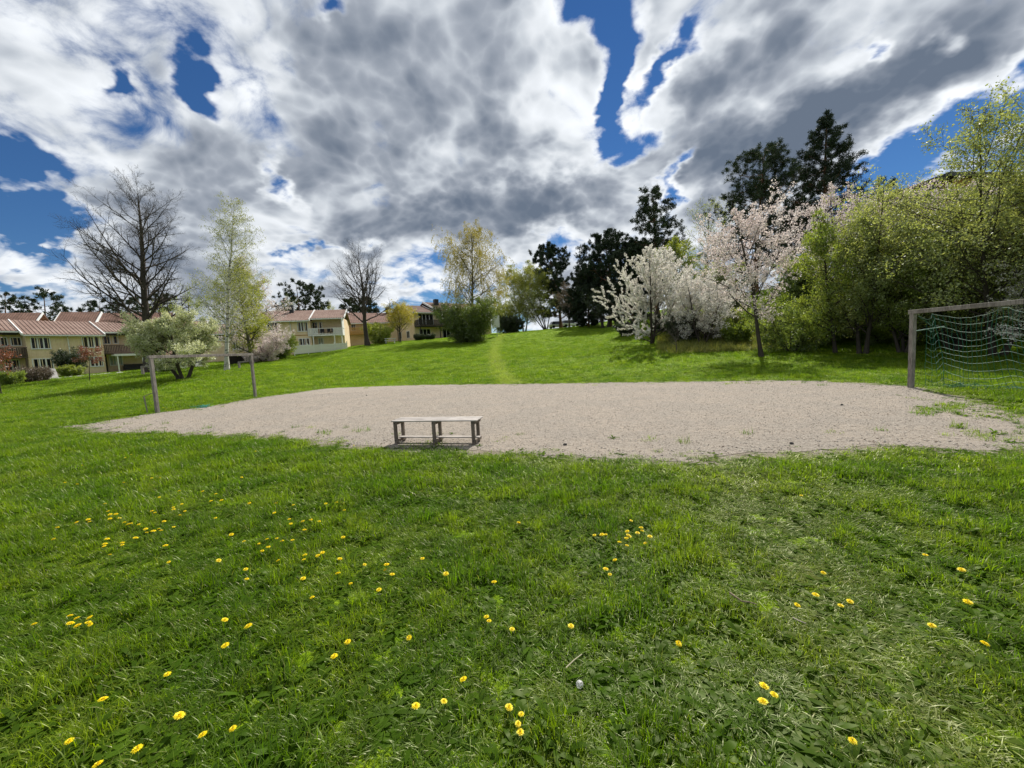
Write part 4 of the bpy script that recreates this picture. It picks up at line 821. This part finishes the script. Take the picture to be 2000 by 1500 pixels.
thing_mb('patio_sofa', p_, Fh.rz, 'dark garden sofa under the patio roof of the row house', 'sofa', [('seat', MB().box(-1.1, 1.1, -.4, .4, .15, .45), m_black), ('backrest', MB().box(-1.1, 1.1, .42, .55, .15, .9), m_black), ('armrest', MB().box(-1.25, -1.11, -.4, .4, .15, .65), m_black), ('armrest', MB().box(1.11, 1.25, -.4, .4, .15, .65), m_black)])
p_ = site(104, 40.5); thing_mb('white_slab', p_, Fh.rz + .1, 'pale slab leaning upright on the lawn before the row house', 'board', [('board', MB().hexa([(-.42, 0, 0), (.42, 0, 0), (.42, .05, 0), (-.42, .05, 0), (-.36, .35, 1.05), (.36, .35, 1.05), (.36, .40, 1.05), (-.36, .40, 1.05)]), plain('pale_pink_board', (.60, .56, .56), .08)), ('prop', MB().bar((0, .75, 0), (0, .39, .9), .05), m_darkw)])
p_ = site(763, 59); g_t = thing_mb('picnic_table', p_, .2, 'white garden table with benches beside the small yellow tree', 'table', [('tabletop', MB().box(-.8, .8, -.35, .35, .70, .75), m_white), ('bench', MB().box(-.8, .8, -.85, -.6, .42, .46), m_white), ('bench', MB().box(-.8, .8, .6, .85, .42, .46), m_white),
    ('trestle', MB().bar((-.6, -.7, 0), (-.6, .25, .7), .07).bar((-.6, .7, 0), (-.6, -.25, .7), .069), m_white), ('trestle', MB().bar((.6, -.7, 0), (.6, .25, .7), .07).bar((.6, .7, 0), (.6, -.25, .7), .069), m_white)])
p_ = site(970.5, 60); hs_ = rise(971, 616, 60, p_.z)
thing_mb('notice_board', p_, .15, 'white notice board on one thin post right of the big round bush', 'sign', [('panel', MB().box(-.62, .5, -.03, .03, hs_ - 1.75, hs_), m_white), ('post', MB().tube([(.05, .08, -.1), (.05, .08, hs_ - .1)], .05), plain('grey_metal', (.45, .45, .45), .1, 4, .4))])
def rock_mesh(seed, mat, nm='stone'):
    g = np.random.default_rng(seed); V = []; F = []; n = 7
    for i, (r, z) in enumerate([(.75, -.25), (1, .1), (.85, .42), (.4, .62)]):
        for k in range(n): a = 6.283 * k / n + i * .3; rr = r * g.uniform(.8, 1.15); V.append((rr * math.cos(a), rr * math.sin(a) * .75, z * g.uniform(.85, 1.1)))
    for i in range(3):
        for k in range(n): F.append((i * n + k, i * n + (k + 1) % n, (i + 1) * n + (k + 1) % n, (i + 1) * n + k))
    F.append(tuple(3 * n + k for k in range(n))); me = bpy.data.meshes.new(nm); me.from_pydata(V, [], F); me.update(); me.materials.append(mat); return me
m_stone = plain('pale_stone', (.40, .39, .36), .3, 3, .85); m_stone2 = plain('dark_stone', (.06, .055, .05), .3, 5, .85)
rocks = [rock_mesh(i, m_stone) for i in range(4)]
for k, px in enumerate(np.linspace(92, 236, 20)):
    p_ = site(px + rng.uniform(-2, 2), 38.5 + .055 * (px - 92) * .9 + rng.uniform(-.4, .4)); o = link(bpy.data.objects.new('garden_stone', rocks[k % 4])); o.location = p_; s_ = rng.uniform(.13, .26); o.scale = (s_ * 1.4, s_, s_ * .8); o.rotation_euler.z = rng.uniform(0, 6)
    tag(o, ['leftmost', 'second', 'third', 'fourth', 'fifth', 'sixth', 'seventh', 'eighth', 'ninth', 'tenth', 'eleventh', 'twelfth', 'thirteenth', 'fourteenth', 'fifteenth', 'sixteenth', 'seventeenth', 'eighteenth', 'nineteenth', 'rightmost'][k] + ' pale stone, from the left, of the low border before the row house', 'stone', 'stones edging the garden bed')
# road strip and parked cars at the top of the rise
a_, b_ = site(1030, 93), site(1150, 90)
zz_ = lambda x, y: gz(x, y) + .05
mb = MB(); N_ = 14
for k in range(N_):
    pa, pb = a_.lerp(b_, k / N_), a_.lerp(b_, (k + 1) / N_)
    mb.poly([(pa.x, pa.y - 3, zz_(pa.x, pa.y - 3)), (pb.x, pb.y - 3, zz_(pb.x, pb.y - 3)), (pb.x, pb.y + 3, zz_(pb.x, pb.y + 3)), (pa.x, pa.y + 3, zz_(pa.x, pa.y + 3))])
mb.build('path', plain('pinkish_paving', (.34, .25, .21), .15, 2, .9), kind='structure')
m_car = plain('pale_car_paint', (.62, .62, .62), .03, 1, .25, .6); m_tyre = plain('tyre_rubber', (.02, .02, .02), .1, 4, .9)
def car(p_, rz, label, mt):
    r_ = empty('parked_car', p_, rz, label, 'car', 'pale cars parked at the top of the lawn'); L2, W = 2.15, .88
    MB().hexa([(-L2, -W, .28), (L2, -W, .28), (L2, W, .28), (-L2, W, .28), (-L2 + .05, -W, .85), (L2 - .12, -W, .78), (L2 - .12, W, .78), (-L2 + .05, W, .85)]).build('body', mt, r_, bevel=.06)
    MB().hexa([(-1.75, -.8, .853), (1.05, -.8, .80), (1.05, .8, .80), (-1.75, .8, .853), (-1.35, -.66, 1.43), (.25, -.66, 1.43), (.25, .66, 1.43), (-1.35, .66, 1.43)]).build('windows', m_glass, r_)
    MB().box(-1.33, .23, -.64, .64, 1.432, 1.47).build('roof', mt, r_)
    for sx_ in (-1.3, 1.35):
        for sy_ in (-.86, .86): MB().tube([(sx_, sy_ - .1, .32), (sx_, sy_ + .1, .32)], .32, 12).build('wheel', m_tyre, r_)
    for sy_ in (-.6, .6): MB().box(L2 - .10, L2 + .01, sy_ - .16, sy_ + .16, .60, .73).build('headlight', m_white, r_)
car(site(1090, 87), .25, 'pale parked car seen between the trunks at the top of the lawn, left one', m_car); car(site(1113, 86), .3, 'pale parked car seen between the trunks at the top of the lawn, right one', m_car)

# ================================================================ goals
m_timber, t = newmat('grey_weathered_timber'); v = V_('MULTIPLY', objco(t), (9, 9, 9), tree=t); n1 = noise(objco(t), 2.2, 5, .6, tree=t); n2 = noise(V_('MULTIPLY', objco(t), (16, 16, 2.2), tree=t), 3, 4, .65, tree=t)
out(t, princ(t, mixc(smooth(M_('MULTIPLY_ADD', n2, .6, M_('MULTIPLY', n1, .45, tree=t), tree=t), .35, .7, tree=t), (.12, .105, .092), (.30, .275, .245), t), .8, .2, n2, .5, .006))
m_net = plain('green_net_cord', (.02, .15, .09), .25, 5, .7); m_net2 = plain('pale_net_cord', (.24, .34, .28), .25, 5, .7)
def goal(p0, p1, label, H=1.98, arms=True):
    """p0 near post, p1 far post"""
    d = Vector((p1[0] - p0[0], p1[1] - p0[1], 0)); L = d.length; root = empty('football_goal', (p0[0], p0[1], 0), math.atan2(d.y, d.x), label, 'goal')
    w_ = .105
    for xx in (0, L): MB().box(xx - w_ / 2, xx + w_ / 2, -w_ / 2, w_ / 2, -.3, H - .002).build('post', m_timber, root, bevel=.006)
    MB().box(-.09, L + .09, -w_ / 2 - .003, w_ / 2 + .003, H, H + .105).build('crossbar', m_timber, root, bevel=.006)
    return root, L
A0 = at_z(308, 806); A1 = at_z(499, 776); GL, LL = goal(A0, A1, 'small grey timber football goal without net at the left end of the gravel')
for xx in (.12, LL - .12): MB().bar((xx, .03, 1.72), (xx, .62, 1.70), .045, .06).bar((xx, .58, 1.43), (xx, .58, 1.699), .05, .09).build('net_bracket', m_timber, GL)
MB().tube([(-.02, .42, -.05), (-.05, .45, .62)], .02, 6).tube([(-.05, .45, .62), (.0, .05, .75)], .012, 5).build('net_stake', m_timber, GL)
B0 = at_z(1779, 757); nv = np.array([A1[0] - A0[0], A1[1] - A0[1]]); 
B1 = B0[:2] + np.array([.12, -4.6]); GRt, LR = goal(B0, B1, 'large grey timber football goal with torn green net at the right edge')
# local frame here: x runs from the far post towards the camera, y to the right-hand rear (away from the pitch)
MB().tube([(.0, .05, 1.52), (.02, .85, 1.60)], .013, 6).build('net_arm', m_net2, GRt); MB().tube([(LR, .05, 1.52), (LR, .85, 1.60)], .013, 6).build('net_arm', m_net2, GRt)
MB().box(LR - .6, LR - .52, .92, 1.0, -.2, .22).build('net_stake', m_timber, GRt)
g = np.random.default_rng(5); nh, nvt = 12, 40
Pn = np.zeros((nh, nvt + 10, 3))
for i in range(nh):
    vv = i / (nh - 1); z = 1.95 - vv * 1.86; dep = .42 + .42 * vv ** 1.3
    ni = nvt + 10
    for j in range(ni):
        if j < 10:      # side panel: from behind the post out to the rear corner
            f = j / 10; x_ = .10 + .05 * math.sin(f * 3.1); y_ = .28 + (dep - .28) * f if i else .06 + (dep - .06) * f; zz = z - .10 * math.sin(f * 3.14) - .04
        else:
            f = (j - 10) / (nvt - 1); x_ = .1 + f * (LR - .15); seg = (f * 2.9) % 1.0; y_ = dep + .10 * math.sin(f * 9 + i * .3); zz = z - .20 * math.sin(seg * 3.14) * (1 - .4 * vv) + .04 * math.sin(i + f * 7)
        Pn[i, j] = (x_ + g.normal(0, .006), y_ + g.normal(0, .01), max(zz + g.normal(0, .006), .02))
net = MB()
for i in range(nh): net.tube([tuple(q_) for q_ in Pn[i]], .0036, 4)
n_o = net.build('net', m_net2, GRt, 'stuff')
net = MB()
for j in range(0, nvt + 10):
    if j < 10 and j % 3: continue
    net.tube([tuple(Pn[i, j]) for i in range(nh)], .0042 if j != 10 else .008, 3)
for k in range(260):   # the slack net heaped on the ground
    x_ = g.uniform(.2, LR - .4); y_ = .85 + g.normal(0, .16); q0 = np.array([x_, y_, g.uniform(.02, .10)]); pts = [tuple(q0)]
    for _ in range(4): q0 = q0 + g.normal(0, .07, 3) * np.array([1, 1, .5]); q0[2] = min(max(q0[2], .015), .16); pts.append(tuple(q0))
    net.tube(pts, .004, 3)
net.build('net', m_net, GRt, 'stuff')
hp = empty('net_remnant', (A0[0] + .9, A0[1] + .95, 0), 0, 'small heap of torn turquoise net on the grass behind the small goal', 'net')
net = MB()
for k in range(34):
    q0 = np.array([g.normal(0, .14), g.normal(0, .07), g.uniform(.02, .09)]); pts = [tuple(q0)]
    for _ in range(4): q0 = q0 + g.normal(0, .06, 3) * np.array([1, 1, .4]); q0[2] = min(max(q0[2], .015), .12); pts.append(tuple(q0))
    net.tube(pts, .005, 3)
net.build('net', plain('turquoise_net_cord', (.04, .26, .20), .2, 5, .7), hp, 'stuff')

# ================================================================ bench
bl, br = at_z(772, 868), at_z(927, 869); bd = Vector((br[0] - bl[0], br[1] - bl[1], 0)); BL = bd.length
m_bench_top, t = newmat('bleached_bench_wood'); v = V_('MULTIPLY', objco(t), (2.5, 26, 26), tree=t); n1 = noise(v, 2.2, 6, .65, tree=t); n2 = noise(objco(t), 3, 4, .6, tree=t)
out(t, princ(t, mixc(smooth(M_('MULTIPLY_ADD', n1, .7, M_('MULTIPLY', n2, .4, tree=t), tree=t), .38, .72, tree=t), (.25, .22, .195), (.48, .44, .40), t), .6, .35, n1, .5, .004))
m_bench = plain('dark_bench_wood', (.15, .122, .098), .4, 4, .75, .25, (1, 1, .3))
BN = empty('wooden_bench', (bl[0], bl[1], 0), math.atan2(bd.y, bd.x), 'low backless wooden bench with a foot plank standing at the edge of the gravel', 'bench')
D_ = .36; Hs = .44
for k, y_ in enumerate((-.035, .092, .219)): MB().box(-.035, BL + .075, y_, y_ + .115, Hs - .022, Hs + rng.uniform(-.002, .002)).build('seat_plank', m_bench_top, BN, bevel=.004)
for xx in (0, BL * .5 - .01, BL - .04):
    for y_ in (-.02, .24): MB().box(xx, xx + .052, y_, y_ + .052, -.04, Hs - .024).build('leg', m_bench, BN, bevel=.004)
    MB().box(xx + .054, xx + .078, -.02, .29, Hs - .075, Hs - .026).build('top_rail', m_bench, BN, bevel=.003)
    MB().box(xx + .054, xx + .078, -.02, .29, .045, .098).build('bottom_rail', m_bench, BN, bevel=.003)
MB().box(.02, BL * .5 + .03, .10, .20, .10, .118).build('foot_plank', m_bench_top, BN, bevel=.003); MB().box(BL * .5 + .036, BL + .06, .10, .20, .10, .118).build('foot_plank', m_bench_top, BN, bevel=.003)

for xx in (0, BL * .5 - .01, BL - .04):
    mb = MB()
    for zz in (.075, Hs - .05): mb.tube([(xx + .026, -.019, zz), (xx + .026, -.028, zz)], .009, 6)
    mb.build('bolts', m_black, BN, 'stuff')
# ================================================================ dandelions
m_pet = leafmat('dandelion_petals', (.88, .70, .008), (.95, .84, .025), .35, tcol=(1.1, 1.0, .6), gl=.02); m_stem = leafmat('dandelion_stem', (.12, .20, .05), (.16, .24, .07), .3)
def head_mesh(seed):
    g = np.random.default_rng(seed); V = []; F = []; T_ = []
    for ring, (r, z, n, w_) in enumerate([(1.0, .08, 20, .17), (.85, .24, 18, .17), (.62, .38, 15, .16), (.36, .46, 11, .14)]):
        for k in range(n):
            a = 6.283 * (k + .5 * ring) / n + g.normal(0, .05); rr = r * g.uniform(.86, 1.08); c_, s_ = math.cos(a), math.sin(a); b = len(V); zz = z + g.normal(0, .03)
            V += [(c_ * .05, s_ * .05, .16), (c_ * rr * .62 + s_ * w_, s_ * rr * .62 - c_ * w_, zz * .9 + .03), (c_ * rr, s_ * rr, zz), (c_ * rr * .62 - s_ * w_, s_ * rr * .62 + c_ * w_, zz * .9 + .03)]; F.append((b, b + 1, b + 2, b + 3)); T_.append(g.random())
    o = mesh_np('flower_head', np.array(V), np.array(F), m_pet, tint=np.array(T_)); COL.objects.unlink(o); me = o.data; bpy.data.objects.remove(o); return me
heads = [head_mesh(i) for i in range(4)]; stem_me = MB().tube([(0, 0, -1), (.02, .03, -.4), (0, 0, .1)], .045, 5).mesh('stem', m_stem)
def dandelion(px, py, label, group=None, size=.022):
    z = .075 + .02 * math.sin(px * 12.9898 + py); p_ = at_z(px, py, z); zg = gz(p_[0], p_[1]); p_ = at_z(px, py, z + zg)
    r_ = empty('dandelion', (p_[0], p_[1], zg), rng.uniform(0, 6), label, 'flower', group); s = size * rng.uniform(.68, 1.08)
    h = link(bpy.data.objects.new('flower_head', heads[rng.integers(4)]), r_); h.location = (0, 0, z); h.scale = (s, s, s * .9); h.rotation_euler = (rng.normal(0, .16), rng.normal(0, .16), 0)
    st_ = link(bpy.data.objects.new('stem', stem_me), r_); st_.location = (0, 0, z); st_.scale = (.03, .03, z + .01)
NEAR = [(350,1398,'largest open dandelion low in the left foreground'),(396,1435,'open dandelion between the two largest ones in the left foreground'),(455,1423,'tilted open dandelion right of the pair in the left foreground'),(327,1317,'lone dandelion above the foreground group'),(135,1448,'dandelion nearest the lower left corner'),(268,1463,'dandelion on the bottom row left of the group'),(191,1493,'dandelion cut by the bottom picture edge'),
 (905,1327,'upper dandelion of the central foreground three'),(867,1370,'middle dandelion of the central foreground three'),(812,1379,'left dandelion of the central foreground three'),(994,1382,'small dandelion above the central stack'),(201,1366,'small half-open dandelion at the left, above the nearest ones'),
 (1325,1257,'lone dandelion right of centre on the near lawn'),(1923,1257,'orange-yellow dandelion near the right edge'),(1665,1447,'small dandelion near the bottom right'),(1820,1222,'flattened dandelion left of the orange-yellow one'),(1890,1176,'dandelion at right, below the uppermost right one'),(1878,1113,'uppermost bright dandelion at the right'),
 (965,1137,'lone dandelion in the middle of the lawn'),(871,1121,'small dandelion left of the middle one'),(825,1091,'dandelion above and left of the middle one'),(1000,1229,'dandelion below the middle of the lawn'),(1115,1223,'small dandelion right of centre'),(799,1246,'lone dandelion left of centre'),(1807,1084,'tiny dandelion high at the right'),(1608,1119,'tiny dandelion beside the worn strip'),(1565,968,'tiny far dandelion right of the flower cluster'),(1013,1021,'tiny far dandelion in the middle')]
for a, b, l_ in NEAR: dandelion(a, b, l_)
C = lambda L__, ox, oy, k: [(ox + k * a, oy + k * b) for a, b in L__]
CL = [('dandelion in the stacked cluster at the bottom centre', [(1018,1395),(1012,1414),(1016,1430)]), ('dandelion in the trio at the lower right', [(1492,1340),(1490,1370),(1512,1357)]),
 ('dandelion in the tight bunch at the far left', [(137,1203),(137,1218),(152,1222),(175,1207),(172,1216),(176,1220),(67,1219),(150,1208)]), ('dandelion in the sparse pairs left of centre', [(653,1282),(679,1254),(485,1223),(439,1211),(440,1261)]),
 ('dandelion in the small pair below the middle', [(950,1205),(955,1213)]), ('small dandelion scattered by the worn strip at the right', [(1593,1162),(1557,1182),(1642,1183),(1660,1175)]),
 ('dandelion in the cluster of the mid lawn left of centre', [(712,1103),(755,1103),(752,1113),(766,1122),(740,1152),(660,1120),(685,1140),(592,1130),(610,1167),(630,1080),(480,1112),(482,1131),(427,1095),(543,1095)]),
 ('dandelion in the bright cluster right of centre', C([(775,557),(840,603),(847,623),(817,637),(750,627),(755,650),(765,660),(745,672),(898,660),(868,703),(748,718),(700,697),(537,652),(585,648),(610,647)], 1000, 850, .3)),
 ('dandelion in the trio below the bright cluster', C([(670,813),(610,872),(637,907)], 1000, 850, .3)),
 ('dandelion in the drift on the left lawn', C([(350,680),(850,682),(795,703),(797,717),(655,728),(675,738),(870,728),(370,728),(383,750),(422,748),(445,773),(383,778),(838,755),(240,783),(250,797),(165,802),(475,802),(520,808),(735,795),(797,831),(615,845),(622,868),(665,858),(715,855),(550,903),(365,910),(350,942),(345,957),(463,935),(463,948),(382,1012),(15,910),(40,835),(500,815),(570,815),(700,845)], 100, 780, .3)),
 ('small far dandelion on the lawn before the gravel', C([(545,308),(520,359),(482,380),(200,430),(655,513),(708,510),(832,598),(985,600),(1072,616),(703,638),(1040,662),(1108,658),(90,543),(168,553),(472,541),(1240,508),(1330,338),(1970,300)], 100, 780, .3)),
 ('dandelion in the loose group left of centre', C([(1290,677),(1465,677),(1577,688),(1787,680),(1857,672),(1452,740),(1070,773),(1173,881),(1255,925),(1405,911),(1468,906),(1503,923),(1570,917),(1353,940),(1413,962),(1373,988),(745,953),(765,1060),(1090,1049),(1638,795),(1692,785),(1745,795),(1560,810),(1550,780),(1650,850),(1900,898),(1765,995),(1652,1014),(1735,1019),(1645,1043),(1880,1040),(1908,722)], 100, 780, .3)),
 ('dandelion in the small clump at the foot of the left goal post', [(319,796),(324,799),(330,797),(335,801),(327,803),(322,802)])]
ORD = ['first', 'second', 'third', 'fourth', 'fifth', 'sixth', 'seventh', 'eighth', 'ninth']
for l_, pts in CL:
    pts = sorted(pts, key=lambda q_: q_[1]); rows = max(1, round(len(pts) / 7)); per_ = math.ceil(len(pts) / rows); RW = ['top', 'second', 'third', 'fourth', 'fifth', 'lowest']
    named = []
    for r_i in range(rows):
        row = sorted(pts[r_i * per_:(r_i + 1) * per_])
        for c_i, q_ in enumerate(row):
            what, where = l_.split('dandelion ')[0] + 'dandelion', l_.split('dandelion ', 1)[1]
            named.append((q_, (ORD[c_i] + ' ' + what + ' from the left,' + (' ' + RW[r_i] + ' row,' if rows > 1 else '') + ' ' + where)))
    for (a, b), lab_ in named: dandelion(a, b, lab_ if len(lab_.split()) <= 16 else lab_.replace(' from the left,', ','), l_ .replace('dandelion', 'dandelions', 1).replace('small dandelions', 'small dandelions'), .021 if b > 900 else .018)

# ================================================================ sticks, stones and litter
def stick(p, label, mt, r=.006):
    pts = [at_z(a, b, .07) for a, b in p]; pts = [Vector((q_[0], q_[1], .065 + gz(q_[0], q_[1]))) for q_ in pts]; o = MB().tube(pts, [r * (1 - .12 * k) for k in range(len(pts))], 6).build('stick', mt); tag(o, label, 'stick')
stick([(1425,1150),(1437,1158),(1449,1166),(1462,1167),(1478,1171)], 'crooked two-toned stick lying in the grass right of centre', plain('bark_stick', (.20, .15, .10), .4, 9))
stick([(1548,1195),(1560,1201),(1574,1206)], 'thin pale twig on the worn strip', plain('pale_twig', (.38, .33, .26), .2, 9), .0035)
stick([(1105,1300),(1120,1285),(1136,1272)], 'thin pale straw twig near the bottom centre', plain('straw_twig', (.40, .36, .24), .2, 9), .003)
for (a, b, s_, l_) in [(1104, 870, .035, 'small dark stone on the gravel right of the bench'), (716, 773, .03, 'small dark stone on the gravel far left of centre'), (1546, 868, .03, 'dark stone on the gravel near the right grass edge'), (1644, 792, .03, 'tiny dark stone on the right side of the gravel')]:
    q_ = at_z(a, b); o = link(bpy.data.objects.new('stone', rock_mesh(int(a), m_stone2))); o.location = (q_[0], q_[1], .012); o.scale = (s_, s_, s_ * 1.3); tag(o, l_, 'stone')
def peb(seed, mt):
    me = rock_mesh(seed, mt, 'pebble'); o = bpy.data.objects.new('pebble', me); return o
pm = [plain('pebble_pale', (.42, .38, .33), .3, 9, .85), plain('pebble_brown', (.16, .12, .085), .4, 9, .85), plain('pebble_grey', (.24, .22, .20), .3, 9, .85)]
n = 70000; x = rng.uniform(-17, 17, n); y = rng.uniform(5, 19, n); k = inside(x, y, peL); x, y = x[k], y[k]; n = len(x); dd = edge_dist(x, y, gp); s = rng.uniform(.004, .010, n) * (1 + .6 * (dd < .5) * rng.random(n))
scatter('pebbles', np.c_[x, y, np.full(n, .012)], np.c_[np.zeros(n), np.zeros(n), rng.uniform(0, 6.28, n)], np.c_[s * 1.3, s, s * .8], rng.choice(3, n, p=[.4, .25, .35]), [peb(i, pm[i]) for i in range(3)], 'fine stones lying loose on the gravel pitch', 'gravel')

# one dandelion gone to seed
q_ = at_z(1132, 1335, .09); r_ = empty('seed_head', (q_[0], q_[1], 0), 0, 'white dandelion seed head low on the lawn right of the centre', 'flower'); zg = gz(q_[0], q_[1]); r_.location.z = zg
g = np.random.default_rng(3); dd_ = norm(g.normal(0, 1, (110, 3))); V = []; F = []
for i, d_ in enumerate(dd_):
    sd_ = np.cross(d_, [.3, .5, .8]); sd_ /= np.linalg.norm(sd_); up_ = np.cross(d_, sd_); e = d_ * .016; V += [e - sd_ * .004, e + up_ * .004, e + sd_ * .004, e - up_ * .004, d_ * .003, e + sd_ * .0006]; F.append((6 * i, 6 * i + 1, 6 * i + 2, 6 * i + 3))
mesh_np('seeds', np.array(V) + [0, 0, .09], np.array(F), leafmat('seed_down', (.6, .6, .57), (.75, .75, .72), .5, tcol=(1, 1, 1)), r_, tint=g.random(len(F)))
st_ = link(bpy.data.objects.new('stem', stem_me), r_); st_.location = (0, 0, .085); st_.scale = (.03, .03, .09)
